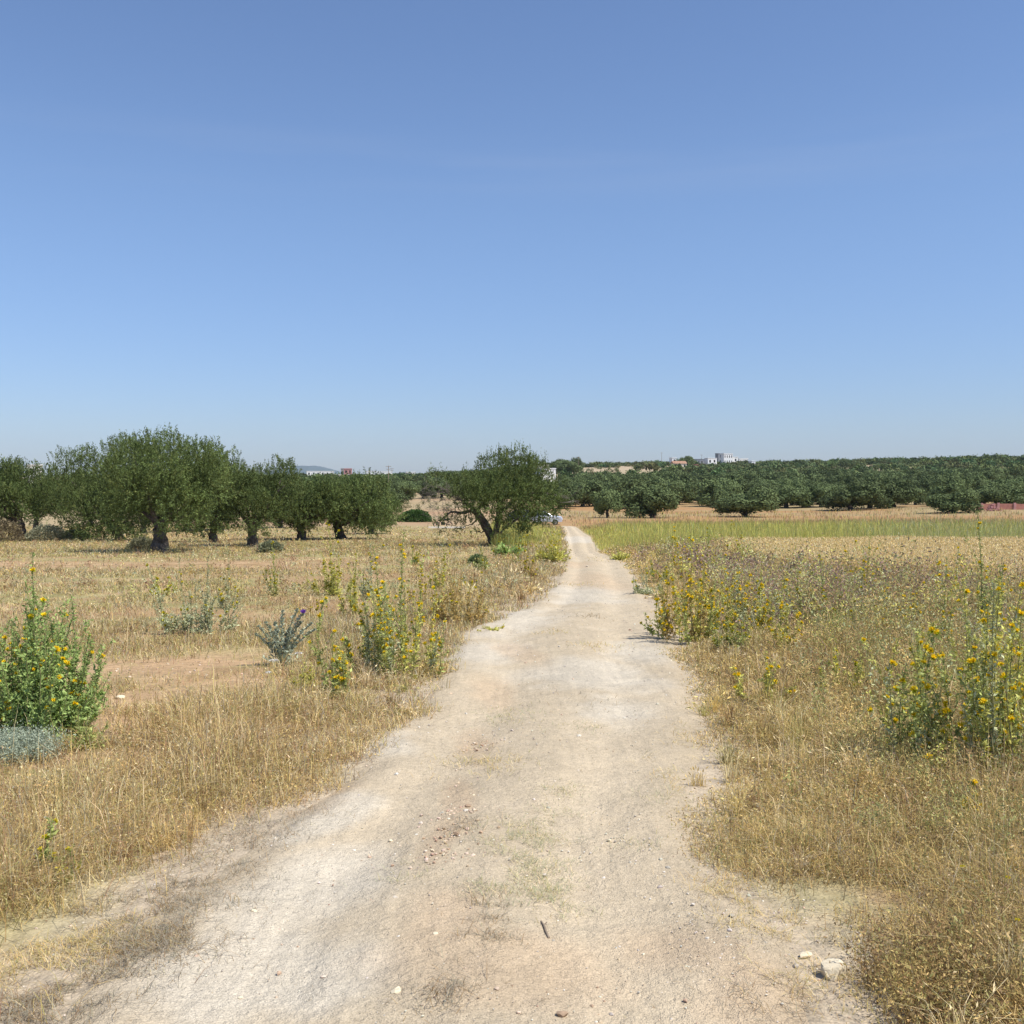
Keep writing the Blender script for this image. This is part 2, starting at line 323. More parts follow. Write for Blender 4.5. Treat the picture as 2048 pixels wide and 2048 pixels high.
obj('ground', gm, label='dry tan farmland sloping gently away to a low wooded rise', kind='structure')

# ------------------------------------------------------------------ track
def road_color(x, y):
    l = road_l(y); r_ = road_r(y); u = (x - l) / (r_ - l)
    n1 = fbm(x, y, .8, 41); n2 = fbm(x, y, .22, 44, 3); n3 = fbm(x, y, 2.5, 47)
    beige = np.broadcast_to(cA(.555, .455, .315), x.shape + (3,)); grey = np.broadcast_to(cA(.59, .515, .395), x.shape + (3,)); sand = np.broadcast_to(cA(.55, .41, .265), x.shape + (3,))
    c = beige
    g = np.zeros_like(x)
    for (px, py, rx, ry, ro) in [(1000, 1240, .9, 2.4, 0), (970, 1310, .55, 1.2, -.1), (1190, 1355, .75, 1.2, 0), (1230, 1420, .45, .7, .2), (1290, 1310, .5, 1.2, 0), (1170, 1190, .9, 3, 0), (600, 1800, .38, .8, -.35), (660, 1640, .22, .55, -.3), (480, 1950, .45, .6, -.2), (760, 1500, .3, .5, 0), (1150, 1080, 2, 9, 0), (640, 1980, .3, .4, 0)]:
        g = np.maximum(g, blob(x, y, *spot(px, py), rx, ry, ro))
    c = lerp(c, grey, np.clip(sst(.2, .85, g + (n1 - .5) * .8 + (n2 - .5) * .4), 0, 1))
    s = np.zeros_like(x)
    for (px, py, rx, ry, ro) in [(900, 1880, .24, .5, 0), (1010, 1960, .5, .4, 0), (880, 1700, .12, .45, -.12), (915, 1600, .11, .5, .05), (950, 1500, .16, .7, .1), (990, 1390, .22, .9, .12), (1040, 1310, .25, 1.2, .2), (1150, 1130, .7, 2.5, 0), (1200, 1165, .8, 4, 0), (1350, 1900, .35, .3, 0), (1560, 2000, .3, .4, 0), (570, 1620, .3, .25, 0), (650, 1580, .3, .2, 0)]:
        s = np.maximum(s, blob(x, y, *spot(px, py), rx, ry, ro))
    c = lerp(c, sand, .6 * np.clip(sst(.2, .9, s + (n1 - .5) * .7 + (n2 - .5) * .5), 0, 1))
    edge = 1 - sst(0, .2, np.minimum(x - l, r_ - x) + (n2 - .5) * .1)
    c = lerp(c, np.broadcast_to(cA(.46, .37, .25), c.shape), edge * .25)
    rut = np.exp(-((u - .24) / .11) ** 2) + np.exp(-((u - .74) / .11) ** 2); c = c * (1 + .11 * (rut - .5))[..., None]
    st = fbm(x / .05, y / 1.3, 1, 67, 3)
    return c * (.87 + .16 * n2 + .10 * st)[..., None]
ys = [-4.]
while ys[-1] < ye + 1.5: ys.append(ys[-1] + max(.03, .010 * abs(ys[-1])))
ys = np.array(ys); us = np.linspace(-.06, 1.06, 190)
l = road_l(ys); r_ = road_r(ys); wdt = (r_ - l)[:, None]
X = l[:, None] + wdt * us[None]; Yg = np.repeat(ys[:, None], len(us), 1)
X = X + (fbm(X, Yg, .5, 60) - .5) * .16 * (np.abs(us[None] - .5) * 2) ** 3
prof = .012 - .034 * sst(.42, .56, np.abs(us - .5))[None] + .02 * np.exp(-((us - .5) / .13) ** 2)[None] - .028 * np.exp(-((us - .24) / .1) ** 2)[None] - .022 * np.exp(-((us - .74) / .1) ** 2)[None]
Z = ground_z(X, Yg) + prof + .016 + (fbm(X, Yg, .3, 63) - .5) * .022 + (fbm(X / .045, Yg / 1.1, 1, 66, 3) - .5) * .008 * (1 - sst(14, 30, Yg))
nr, nc = X.shape; i = np.arange(nr - 1)[:, None] * nc; j = np.arange(nc - 1)[None]
F = np.stack([i + j, i + j + 1, i + j + 1 + nc, i + j + nc], -1).reshape(-1)
V = np.stack([X, Yg, Z], -1).reshape(-1, 3)
obj('dirt_road', mesh('dirt_road', V, F, 4, road_color(V[:, 0], V[:, 1]), M_road, True), label='pale rutted gravel and sand track running ahead between the fields', kind='structure')
def surf_z(x, y):
    """height of whatever is on top (track or soil)"""
    x = np.asarray(x, float); y = np.asarray(y, float); l = road_l(y); r_ = road_r(y); u = (x - l) / (r_ - l)
    z = ground_z(x, y); p = .012 - .034 * sst(.42, .56, np.abs(u - .5)) + .02 * np.exp(-((u - .5) / .13) ** 2) - .028 * np.exp(-((u - .24) / .1) ** 2) - .022 * np.exp(-((u - .74) / .1) ** 2) + .016
    return np.where((u > -.03) & (u < 1.03), np.maximum(z, z + p), z)

# ------------------------------------------------------------------ loose grasses
GOLD = cA(.66, .485, .19); STRAW = cA(.78, .635, .36); BROWN = cA(.34, .225, .105); OLIVE = cA(.42, .37, .14); GREEN = cA(.19, .25, .08); PURP = cA(.31, .21, .165); GREY = cA(.42, .37, .27); YGRN = cA(.60, .56, .14); PALEG = cA(.50, .50, .28)
def pick(N, w, g=rng):
    """w: list of (colour, weight array)"""
    W = np.stack([np.broadcast_to(q, (N,)) for _, q in w], 1); W = np.cumsum(W / W.sum(1, keepdims=True), 1); t = g.random(N)[:, None]
    idx = (t > W).sum(1).clip(0, len(w) - 1); C = np.array([c for c, _ in w])[idx]
    return C * (.78 + .44 * g.random((N, 1))) * (1 + g.normal(0, .03, (N, 3)))
def wedge(y0, y1, dens, g=rng, amax=.62, mar=1.2):
    wmax = amax * y1 + mar; n = int((y1 - y0) * 2 * wmax * dens); y = y0 + (y1 - y0) * g.random(n); x = (g.random(n) * 2 - 1) * wmax
    k = np.abs(x) < amax * y + mar; return x[k], y[k]
BANDS = [(.9, 5, 9000, .0027), (5, 9, 5600, .0036), (9, 16, 2700, .0050), (16, 30, 900, .009), (30, 60, 230, .019), (60, 118, 62, .04), (118, 160, 30, .06)]
S_left = Soup(); S_right = Soup(); S_wheat = Soup(); S_green = Soup(); S_weed = Soup()
WHEAT_Y0 = 19; STRIP_Y0 = 46
def wheat_mask(x, y): return (y > WHEAT_Y0 + (fbm(x, y, 3, 71) - .5) * 5 + 7 * (1 - sst(6, 11, x))) & (y < STRIP_Y0 + (fbm(x, y, 5, 72) - .5) * 9) & (x > 3.2 + .13 * y + (fbm(x, y, 3, 73) - .5) * 4)
patch = [spot(1690, 1800)]
def bare_mask(x, y):
    b = np.maximum.reduce([blob(x, y, *spot(1690, 1795), .30, .17), blob(x, y, *spot(1640, 1905), .28, .2), blob(x, y, *spot(1560, 1960), .2, .2), blob(x, y, *spot(1340, 1275), .25, .8),
                           blob(x, y, *spot(370, 1335), 1.4, 1.0), blob(x, y, *spot(560, 1160), 1.6, 1.6), blob(x, y, *spot(250, 1160), 2.5, 1.2), blob(x, y, *spot(210, 1450), .55, .4), blob(x, y, *spot(300, 1405), .7, .5), blob(x, y, *spot(440, 1370), .8, .6), blob(x, y, *spot(150, 1485), .4, .3), blob(x, y, *spot(500, 1310), .9, .8), blob(x, y, *spot(120, 1120), 3.5, 2), blob(x, y, *spot(430, 1130), 3, 2.5), blob(x, y, *spot(60, 1900), .5, .3), blob(x, y, *spot(300, 1790), .4, .3)])
    return b
for bi, (y0, y1, dens, wd) in enumerate(BANDS):
    x, y = wedge(y0, y1, dens)
    e = off_road(x, y); left = x < (road_l(y) + road_r(y)) / 2
    n1 = fbm(x, y, 1.3, 81); n2 = fbm(x, y, 6, 84); n3 = fbm(x, y, .35, 87, 3)
    # ---------------- left side
    b = bare_mask(x, y)
    verge = np.exp(-((e - 1.1) / 1.1) ** 2)
    dl = (.14 + .30 * sst(.38, .6, n2) + .60 * verge) * sst(-.12, .18, e + (n3 - .5) * .5 + (n1 - .5) * .5) * (.2 + .8 * sst(.33, .56, n1 * .6 + n3 * .4)) * (1 - .93 * np.clip(b * 1.3, 0, 1))
    nearleft = (y < 5.6); dl = np.where(nearleft & left, dl * sst(.05, .9, e + (n3 - .5) * .8), dl)
    keep = left & (rng.random(len(x)) < dl) & (y < 100)
    xs, ysn, es = x[keep], y[keep], e[keep]; N = len(xs); m1, m2, mv = n1[keep], n2[keep], verge[keep]
    h = (.045 + .085 * rng.random(N)) * (1 + 1.2 * mv * sst(0, .9, es)) * (.25 + 1.1 * m1 + .7 * n3[keep]); h *= 1 + .5 * (rng.random(N) < .05); h *= np.where(ysn > 40, 1.2, 1)
    lean = np.abs(rng.normal(.35, .5, N)); fr = sst(7, 12, ysn); col = pick(N, [(GOLD, 1.1 - .55 * fr), (cA(.42, .36, .21), .9 * fr), (STRAW, .25 + .6 * sst(.4, .65, n3[keep])), (BROWN, .25 + .5 * mv + 1.1 * (1 - sst(.42, .58, n3[keep]))), (OLIVE, .25 + .3 * fr + 1.4 * sst(.48, .66, m2) + .8 * (ysn > 35)), (GREY, .35), (cA(.5, .31, .18), .35)])
    P = np.stack([xs, ysn, surf_z(xs, ysn) - .005], 1)
    tip, mid = blades(S_left, P, h, np.full(N, wd) * (.7 + .6 * rng.random(N)), lean, col, wild=.72, wy=np.clip(ysn * .00058, .0026, .05) / wd)
    q = rng.random(N) < .45 - .3 * sst(8, 14, ysn); D = unit(rng.normal(0, 1, (q.sum(), 3)) + [0, 0, .3]); flecks(S_left, tip[q], D, np.full(q.sum(), wd * 4.5), np.full(q.sum(), wd * 1.9), col[q] * 1.08)
    # ---------------- right side
    wm = wheat_mask(x, y); gs = y > STRIP_Y0 + (fbm(x, y, 5, 72) - .5) * 9; right = ~left
    dr = sst(-.06, .3, e + (n3 - .5) * .45 + (n1 - .5) * .5) * (.35 + .65 * sst(.28, .5, n1 * .5 + n3 * .5)) * (1 - .96 * np.clip(b * 1.35, 0, 1))
    kr = right & ~wm & ~gs & (rng.random(len(x)) < dr)
    xs, ysn, es = x[kr], y[kr], e[kr]; N = len(xs); m1, m2 = n1[kr], n2[kr]
    tall = sst(.5, 2.6, es + (m1 - .5) * 1.2) * sst(2.5, 5.5, ysn); yth = sst(8, 14, ysn)
    h = (.09 + .15 * rng.random(N)) * (1 - tall) + (.22 + .30 * rng.random(N)) * tall; h *= (.25 + .95 * m1 + .6 * n3[kr]) * sst(-.25, .9, es)
    h = np.where(rng.random(N) < .02, h * 1.5, h)
    lean = np.abs(rng.normal(.4, .5, N)) * (1 - .3 * tall)
    pz = sst(.9, 3.2, es) * yth
    col = pick(N, [(GOLD, 1.2 - .5 * pz), (STRAW, .2 + .5 * sst(.4, .65, n3[kr])), (BROWN, .25 + .5 * tall + .9 * (1 - sst(.4, .56, n3[kr]))), (OLIVE, .45 + .7 * tall), (GREEN, .12 + .2 * tall), (PURP, .1 + 2.0 * pz * sst(.45, .6, m2)), (GREY, .2 + .3 * pz)])
    P = np.stack([xs, ysn, surf_z(xs, ysn) - .005], 1)
    tip, mid = blades(S_right, P, h, np.full(N, wd) * (.7 + .6 * rng.random(N)), lean, col, wild=.72, wy=np.clip(ysn * .00058, .0026, .05) / wd)
    q = rng.random(N) < .5; D = unit(rng.normal(0, 1, (q.sum(), 3)) + [0, 0, .3]); flecks(S_right, tip[q], D, np.full(q.sum(), wd * 4.5), np.full(q.sum(), wd * 1.9), col[q] * 1.08)
    # ---------------- wheat
    kw = right & wm & (rng.random(len(x)) < .95); xs, ysn = x[kw], y[kw]; N = len(xs)
    if N:
        h = .50 + .16 * rng.random(N) + .1 * (n1[kw] - .5); P = np.stack([xs, ysn, ground_z(xs, ysn)], 1)
        col = pick(N, [(STRAW * 1.05, 1), (GOLD * 1.08, .9), (OLIVE, .16)])
        tip, mid = blades(S_wheat, P, h, np.full(N, wd * .8), np.abs(rng.normal(.12, .15, N)), col)
        D = unit(rng.normal(0, .6, (N, 3)) + [0, 0, .8]); flecks(S_wheat, tip - D * .03, D, np.full(N, .09), np.full(N, max(.012, wd * 1.0)), col * 1.04)
    # ---------------- yellow green strip
    gl = left & (y > 52) & (y < 109) & (x > -.02 * y) & (e > .2)
    fringe = right & (y > 95) & (rng.random(len(x)) < .10 * sst(.42, .6, n1))
    kg = ((right & gs & (y < 98 + (n2 - .5) * 16)) | gl | fringe) & (rng.random(len(x)) < .95 * sst(0, .8, e)); xs, ysn = x[kg], y[kg]; N = len(xs)
    if N:
        aa = xs / ysn; gw = 1 - .55 * sst(.28, .42, aa)
        hh = (.5 + .35 * rng.random(N) + .3 * (n1[kg] - .5)) * (.35 + .65 * sst(.3, 3.5, e[kg])); hh = np.where(rng.random(N) < .07, hh * 1.5, hh); hh = np.where(ysn > 100, hh * .5, hh); P = np.stack([xs, ysn, ground_z(xs, ysn)], 1)
        late = sst(82, 97, ysn)
        col = pick(N, [(YGRN, 2.0 * gw * (1 - .75 * late)), (GREEN * 1.5, .40 + .2 * (1 - gw)), (OLIVE * 1.25, .5), (PALEG, 1.4 * (1 - gw) + .1), (GOLD, .25 + late), (cA(.42, .26, .16), 1.5 * late)])
        blades(S_green, P, hh, np.full(N, wd), np.abs(rng.normal(.1, .15, N)), col)

# leafy weeds standing in the right verge (branching, finer leaves)
def forbs(S, P, H, cols, stems=5, leaves=14, leafL=.03, spread=.5, g=rng, wl=.35, stemw=.002):
    N = len(P)
    for s in range(stems):
        an = g.random(N) * 2 * np.pi; sp = spread * (.2 + .8 * g.random(N)); hh = H * (.55 + .45 * g.random(N))
        dv = np.stack([np.cos(an) * sp, np.sin(an) * sp, np.ones(N)], 1) * hh[:, None]
        wv = np.stack([np.sin(an), -np.cos(an), np.zeros(N)], 1) * stemw
        V = np.stack([P - wv, P + wv, P + dv], 1); S.add(V, np.arange(N * 3), 3, np.repeat(cols * .8, 3, 0))
        t = .25 + .75 * g.random((N, leaves)) ** .8
        LP = P[:, None] + dv[:, None] * t[:, :, None] + g.normal(0, .012, (N, leaves, 3)) * (1 + 2 * leafL / .03)
        D = unit(g.normal(0, .75, (N, leaves, 3)) + [0, 0, .35])
        n = N * leaves; cc = np.repeat(cols, leaves, 0) * (.7 + .6 * g.random((n, 1)))
        L = np.full(n, leafL) * (.6 + .8 * g.random(n)); flecks(S, LP.reshape(-1, 3), D.reshape(-1, 3), L, L * wl, cc, g)
for (y0, y1, dens, lf, ns, nl) in [(3.2, 7, 42, .020, 6, 16), (7, 12, 34, .030, 6, 14), (12, 20, 20, .045, 6, 13), (20, 42, 6, .08, 5, 10)]:
    x, y = wedge(y0, y1, dens); e = off_road(x, y); right = x > road_r(y); n1 = fbm(x, y, 1.5, 91); n2 = fbm(x, y, 5, 94); a = x / y
    kk = right & ~wheat_mask(x, y) & (rng.random(len(x)) < sst(.35, 1.6, e) * (.3 + .7 * sst(.4, .6, n1))) & (bare_mask(x, y) < .25) & ((x > -100))
    x, y, e, n1, n2 = x[kk], y[kk], e[kk], n1[kk], n2[kk]; N = len(x)
    pz = sst(.42, .58, n2) * sst(9, 14, y)
    cols = pick(N, [(cA(.42, .42, .16), 1), (PALEG * 1.1, .8 * sst(7, 11, y)), (PURP * 1.15, 3.0 * pz), (BROWN * 1.3, .5), (GOLD, .7), (YGRN, .6 * sst(9, 13, y))])
    H = (.28 + .40 * rng.random(N)) * (.45 + .55 * sst(.4, 2.2, e)) * (.65 + .7 * n1) * (1 + .35 * sst(8, 12, y)) * (.72 + .28 * sst(4, 8, y)) * (1 + .2 * sst(9, 14, y) * (1 - sst(22, 34, y)))
    forbs(S_weed, np.stack([x, y, ground_z(x, y)], 1), H, cols, ns, nl, lf, .5)
S_weedL = Soup()
for (y0, y1, dens, lf, ns, nl) in [(4, 9, 14, .016, 5, 12), (9, 20, 9, .026, 5, 10), (20, 60, 1.8, .06, 5, 9)]:
    x, y = wedge(y0, y1, dens); e = road_l(y) - x; n1 = fbm(x, y, 2.5, 96)
    kk = (e > .35) & (rng.random(len(x)) < .15 + .85 * sst(.5, .62, n1)) & (bare_mask(x, y) < .2); x, y = x[kk], y[kk]; N = len(x)
    cols = pick(N, [(PALEG * .85, 1), (OLIVE, .8), (BROWN, .8), (cA(.40, .24, .15), .4), (GOLD, .3)])
    forbs(S_weedL, np.stack([x, y, ground_z(x, y)], 1), (.10 + .2 * rng.random(N)), cols, ns, nl, lf, .7)
# tussocks: radiating clumps of longer straw along both verges
for (y0, y1, d_) in [(2.6, 6, 9), (6, 12, 5), (12, 24, 1.6)]:
    x, y = wedge(y0, y1, d_); e = off_road(x, y); n1 = fbm(x, y, 1.0, 111)
    kk = (e > .02) & (e < 2.2 + (x > 0) * 2) & (rng.random(len(x)) < .2 + .8 * sst(.45, .6, n1)) & (bare_mask(x, y) < .2) & ~wheat_mask(x, y); x, y = x[kk], y[kk]; n = len(x); K = 46
    hc = (.13 + .15 * rng.random(n)) * (1 + .35 * (x > 0)) * (.55 + .45 * sst(0, .8, off_road(x, y))); cc = pick(n, [(GOLD, 1), (STRAW, .9), (BROWN * 1.2, .4), (OLIVE, .4)])
    X_ = np.repeat(x, K) + rng.normal(0, .022, n * K); Y_ = np.repeat(y, K) + rng.normal(0, .022, n * K); P = np.stack([X_, Y_, surf_z(X_, Y_) - .004], 1); Rt = X_ > 0
    H_ = np.repeat(hc, K) * (.5 + .6 * rng.random(n * K)); Cc = np.repeat(cc, K, 0) * (.8 + .4 * rng.random((n * K, 1))); Ln = np.abs(rng.normal(.55, .5, n * K)); Wd_ = np.clip(Y_ * .0006, .0026, .02)
    for S_, m_ in ((S_left, ~Rt), (S_right, Rt)):
        tip, mid = blades(S_, P[m_], H_[m_], Wd_[m_], Ln[m_], Cc[m_], droop=.8)
        q = rng.random(m_.sum()) < .35; D = unit(tip[q] - mid[q] + rng.normal(0, .01, (q.sum(), 3))); flecks(S_, tip[q] - D * .01, D, Wd_[m_][q] * 9, Wd_[m_][q] * 2.4, Cc[m_][q] * 1.1)
# tall bleached single stalks leaning in the verges
x, y = wedge(5.5, 16, 5); e = off_road(x, y); kk = (e > .4) & (rng.random(len(x)) < .8); x, y = x[kk], y[kk]; N = len(x)
P = np.stack([x, y, ground_z(x, y)], 1); rt = x > 0
for S_, m_ in ((S_left, ~rt), (S_right, rt)):
    n = m_.sum(); blades(S_, P[m_], .25 + .4 * rng.random(n) * np.where(x[m_] > 0, 1.2, .6), np.full(n, .0035), np.abs(rng.normal(.25, .3, n)), pick(n, [(STRAW * 1.1, 1)]))
obj('dry_grass', S_left.mesh('dry_grass_left', M_grass), label='short golden dry grass of the verge and field left of the track', kind='stuff', cat='grass')
obj('tall_dry_grass', S_right.mesh('dry_grass_right', M_grass), label='taller golden and brown dry grass right of the track', kind='stuff', cat='grass')
obj('wheat', S_wheat.mesh('wheat', M_grass), label='ripe pale wheat standing in the field at right', kind='stuff', cat='wheat')
obj('green_crop', S_green.mesh('green_crop', M_grass), label='yellow-green crop strip behind the wheat', kind='stuff', cat='crop')
obj('wild_weeds', S_weed.mesh('wild_weeds', M_grass), label='leafy brown and green weeds tangled right of the track', kind='stuff', cat='weeds')
obj('low_weeds', S_weedL.mesh('low_weeds', M_grass), label='low grey-green weeds scattered left of the track', kind='stuff', cat='weeds')
# creeping grass mats and dead wisps on the track
S_mat = Soup()
mats = [(1010, 1720, .14, .22, 500, 0), (1080, 1770, .15, .18, 750, 0), (1050, 1690, .2, .08, 420, 0), (980, 1800, .1, .1, 250, 0), (1105, 1820, .1, .1, 300, 0), (960, 1540, .22, .2, 450, 1), (1010, 1440, .25, .25, 400, 0), (1120, 1590, .14, .12, 250, 0),
        (1100, 1650, .16, .1, 300, 0), (970, 1860, .09, .06, 260, 2), (985, 1905, .10, .03, 120, 2), (820, 1765, .12, .06, 160, 0), (925, 1975, .06, .08, 90, 2), (890, 2030, .10, .06, 160, 2), (930, 1675, .08, .12, 160, 2), (1290, 1700, .14, .06, 120, 0),
        (1320, 1610, .15, .08, 140, 0), (1180, 1460, .2, .12, 120, 0), (1200, 1300, .35, .2, 240, 1), (1100, 1270, .2, .15, 120, 1), (1180, 1240, .3, .2, 100, 2), (1150, 1170, .5, .5, 160, 1), (1200, 1120, .5, 1.2, 160, 1), (400, 1760, .25, .15, 900, 2), (290, 1830, .3, .12, 1500, 2), (310, 1900, .2, .1, 1600, 2), (150, 1900, .25, .1, 1000, 1), (60, 2030, .2, .1, 900, 2),
        (220, 1980, .16, .1, 450, 2), (120, 2010, .18, .1, 400, 2), (480, 1690, .25, .12, 500, 2), (170, 1850, .25, .12, 600, 1), (60, 1960, .2, .1, 400, 1), (1560, 1860, .2, .08, 500, 1), (1470, 1790, .15, .1, 500, 1), (1640, 1880, .2, .1, 160, 2), (1380, 1480, .15, .3, 200, 1), (1700, 1960, .25, .1, 700, 1), (1560, 2010, .15, .12, 300, 2), (540, 1640, .3, .15, 500, 2), (1150, 1400, .3, .3, 90, 2), (1330, 1560, .1, .3, 200, 1)]
for (px, py, rx, ry, n, t) in mats:
    n = int(n * 1.15)
    cx, cy = spot(px, py); x = cx + rng.normal(0, rx * .65, n); y = cy + rng.normal(0, ry * 1.1, n)
    g_ = fbm(x, y, .12, 99, 3); kk = g_ > .44; x, y = x[kk], y[kk]; n = len(x)
    col = pick(n, [(cA(.42, .42, .25), 1.5), (STRAW, .4), (OLIVE, .5)] if t == 0 else [(GOLD, 1), (STRAW, .5), (OLIVE, .6)] if t == 1 else [(GREY * .75, 1), (BROWN, .8), (GREY, .8)])
    sc_ = max(1, cy / 5); P = np.stack([x, y, surf_z(x, y)], 1)
    blades(S_mat, P, (.010 + .025 * rng.random(n)) * (1 if t == 0 else 1.5), np.full(n, .002 * sc_), rng.random(n) * 2.5 + .5, col, droop=.6)
# scattered straws and crumbs
for (y0, y1, d) in [(2.4, 6, 55), (6, 14, 18), (14, 40, 3)]:
    x, y = wedge(y0, y1, d); kk = off_road(x, y) < .1; x, y = x[kk], y[kk]; n = len(x)
    P = np.stack([x, y, surf_z(x, y) + .001], 1); blades(S_mat, P, np.full(n, .012), np.full(n, .0018 * max(1, y0 / 4)), rng.random(n) * 4, pick(n, [(GREY, 1), (BROWN, .8), (STRAW, .7)]), droop=.7)
obj('creeping_grass', S_mat.mesh('creeping_grass', M_grass), label='thin mats of creeping grass and dead wisps lying on the track', kind='stuff', cat='grass')

# ------------------------------------------------------------------ stones
def rock_arrays(g, sx, sy, sz, sub=2):
    import bmesh
    bm = bmesh.new(); bmesh.ops.create_icosphere(bm, subdivisions=sub, radius=1)
    V = np.array([v.co[:] for v in bm.verts]); F = np.array([[v.index for v in f.verts] for f in bm.faces]); bm.free()
    for _ in range(9):     # chisel flat facets
        nrm = unit(g.normal(0, 1, 3)); d = .55 + .3 * g.random(); t = V @ nrm; V = V - np.maximum(t - d, 0)[:, None] * nrm
    V *= 1 + (g.random((len(V), 1)) - .5) * .06
    return V * [sx, sy, sz], F
S_grav = Soup(); S_gravR = Soup()
base = [rock_arrays(np.random.default_rng(50 + k), 1, .8, .6, 1) for k in range(5)]
def scatter_rocks(S, x, y, s, col):
    z = surf_z(x, y); N = len(x)
    for k in range(5):
        V, F = base[k]; q = np.arange(k, N, 5); n = len(q)
        if not n: continue
        a = rng.random(n) * 6.28; c, s_ = np.cos(a)[:, None], np.sin(a)[:, None]
        W = np.stack([V[None, :, 0] * c - V[None, :, 1] * s_, V[None, :, 0] * s_ + V[None, :, 1] * c, np.broadcast_to(V[None, :, 2], (n, len(V)))], -1) * s[q][:, None, None]
        W = W + np.stack([x[q], y[q], z[q] + s[q] * .2], 1)[:, None]
        S.add(W, (np.arange(n)[:, None, None] * len(V) + F[None]).ravel(), 3, np.repeat(col[q], len(V), 0))
for (y0, y1, d) in [(2.3, 5, 900), (5, 9, 260), (9, 20, 45), (20, 50, 6)]:
    x, y = wedge(y0, y1, d, amax=.55, mar=.2); e = off_road(x, y); n1 = fbm(x, y, .7, 77)
    kk = (e < .4) & (rng.random(len(x)) < .25 + .75 * sst(.45, .65, n1)); x, y = x[kk], y[kk]; n = len(x)
    s = .0016 + .0035 * rng.random(n) ** 3 * (1 + y / 5); s = np.where(rng.random(n) < .06, s * 2.4, s)
    scatter_rocks(S_grav, x, y, s, pick(n, [(cA(.62, .57, .48), 1), (cA(.48, .42, .34), .6), (cA(.55, .42, .3), .5)]))
for (px, py, rx, ry, n) in [(930, 1620, .06, .28, 60), (900, 1700, .09, .14, 60), (960, 1500, .09, .1, 40), (930, 1640, .07, .04, 30), (880, 1740, .09, .05, 40), (1080, 2020, .2, .05, 20), (300, 1850, .5, .4, 40), (420, 1330, .9, .6, 160), (1410, 1260, .2, .3, 120), (570, 1100, 2.2, 1.5, 120), (110, 1106, 1.5, 1.5, 60), (1330, 1270, .2, .4, 60)]:
    cx, cy = spot(px, py); x = cx + rng.normal(0, rx, n); y = cy + rng.normal(0, ry, n); s = (.004 + .010 * rng.random(n) ** 2) * max(1, (cy / 6) ** .7)
    scatter_rocks(S_grav, x, y, s, pick(n, [(cA(.60, .48, .36), 1), (cA(.46, .32, .22), .8)]))
M_grav = mat('gravel_stones', (1, 1, 1), .9, attr=1, spec=.1)
obj('gravel', S_grav.mesh('gravel', M_grav), label='loose pebbles and gravel strewn over the pale track', kind='stuff', cat='gravel')
def stone(px, py, sx, sy, sz, label, m=M_stone, seed=1, rz=0, group=None):
    V, F = rock_arrays(np.random.default_rng(seed), sx, sy, sz, 3); x, y = spot(px, py)
    o = obj('stone', mesh('stone', V, F, 3, None, m), label=label, cat='stone', group=group); o.location = (x, y, float(surf_z(x, y)) + sz * .55); o.rotation_euler.z = rz; return o
stone(1664, 1950, .055, .042, .044, 'pale chunky limestone rock lying at the right edge of the track', seed=4, rz=.3)
stone(1610, 1912, .034, .022, .012, 'flat pale stone half sunk in sand, left of the chunky rock', seed=5, rz=.6)
stone(935, 1633, .020, .014, .012, 'reddish stone in the track rut, higher of the rut pair', M_stoneR, seed=6)
stone(912, 1696, .016, .012, .011, 'dark reddish stone in the track rut, lower of the rut pair', M_stoneR, seed=7)
stone(781, 1692, .011, .009, .008, 'small cream stone on the left wheel path of the track', seed=8)
stone(871, 1901, .011, .009, .008, 'small pale stone below the dead twig tuft on the track', seed=9)
stone(1218, 1695, .011, .009, .008, 'small cream stone on the right wheel path of the track', seed=10)
stone(792, 2015, .022, .016, .010, 'flat grey-white stone at the bottom of the track', seed=11, rz=1.1)
stone(1125, 2044, .022, .016, .010, 'pinkish stone at the very bottom centre of the track', M_stoneR, seed=12)
stone(508, 1842, .014, .010, .009, 'pale pebble lying alone near the left edge of the track', seed=13)
stone(242, 1398, .05, .035, .02, 'flat cream stone on bare soil right of the green thistle', seed=14)
stone(217, 1470, .055, .04, .022, 'larger flat tan stone on bare soil under the green thistle', M_stoneR, seed=15)
# stick
S = Soup(); x, y = spot(1090, 1880); pts = [(x - .012, y + .075, 0), (x - .003, y + .03, .004), (x + .002, y - .02, .003), (x + .012, y - .075, 0)]
pts = [(a, b, float(surf_z(a, b)) + .006 + c) for a, b, c in pts]; tube(S, pts, [.0035, .0045, .0045, .005], 7, rough=.1); tube(S, [pts[1], (pts[1][0] + .012, pts[1][1] + .006, pts[1][2] + .01)], [.003, .002], 5)
obj('stick', S.mesh('stick', M_wood, True), label='short dry stick lying on the sandy middle of the track', cat='stick')

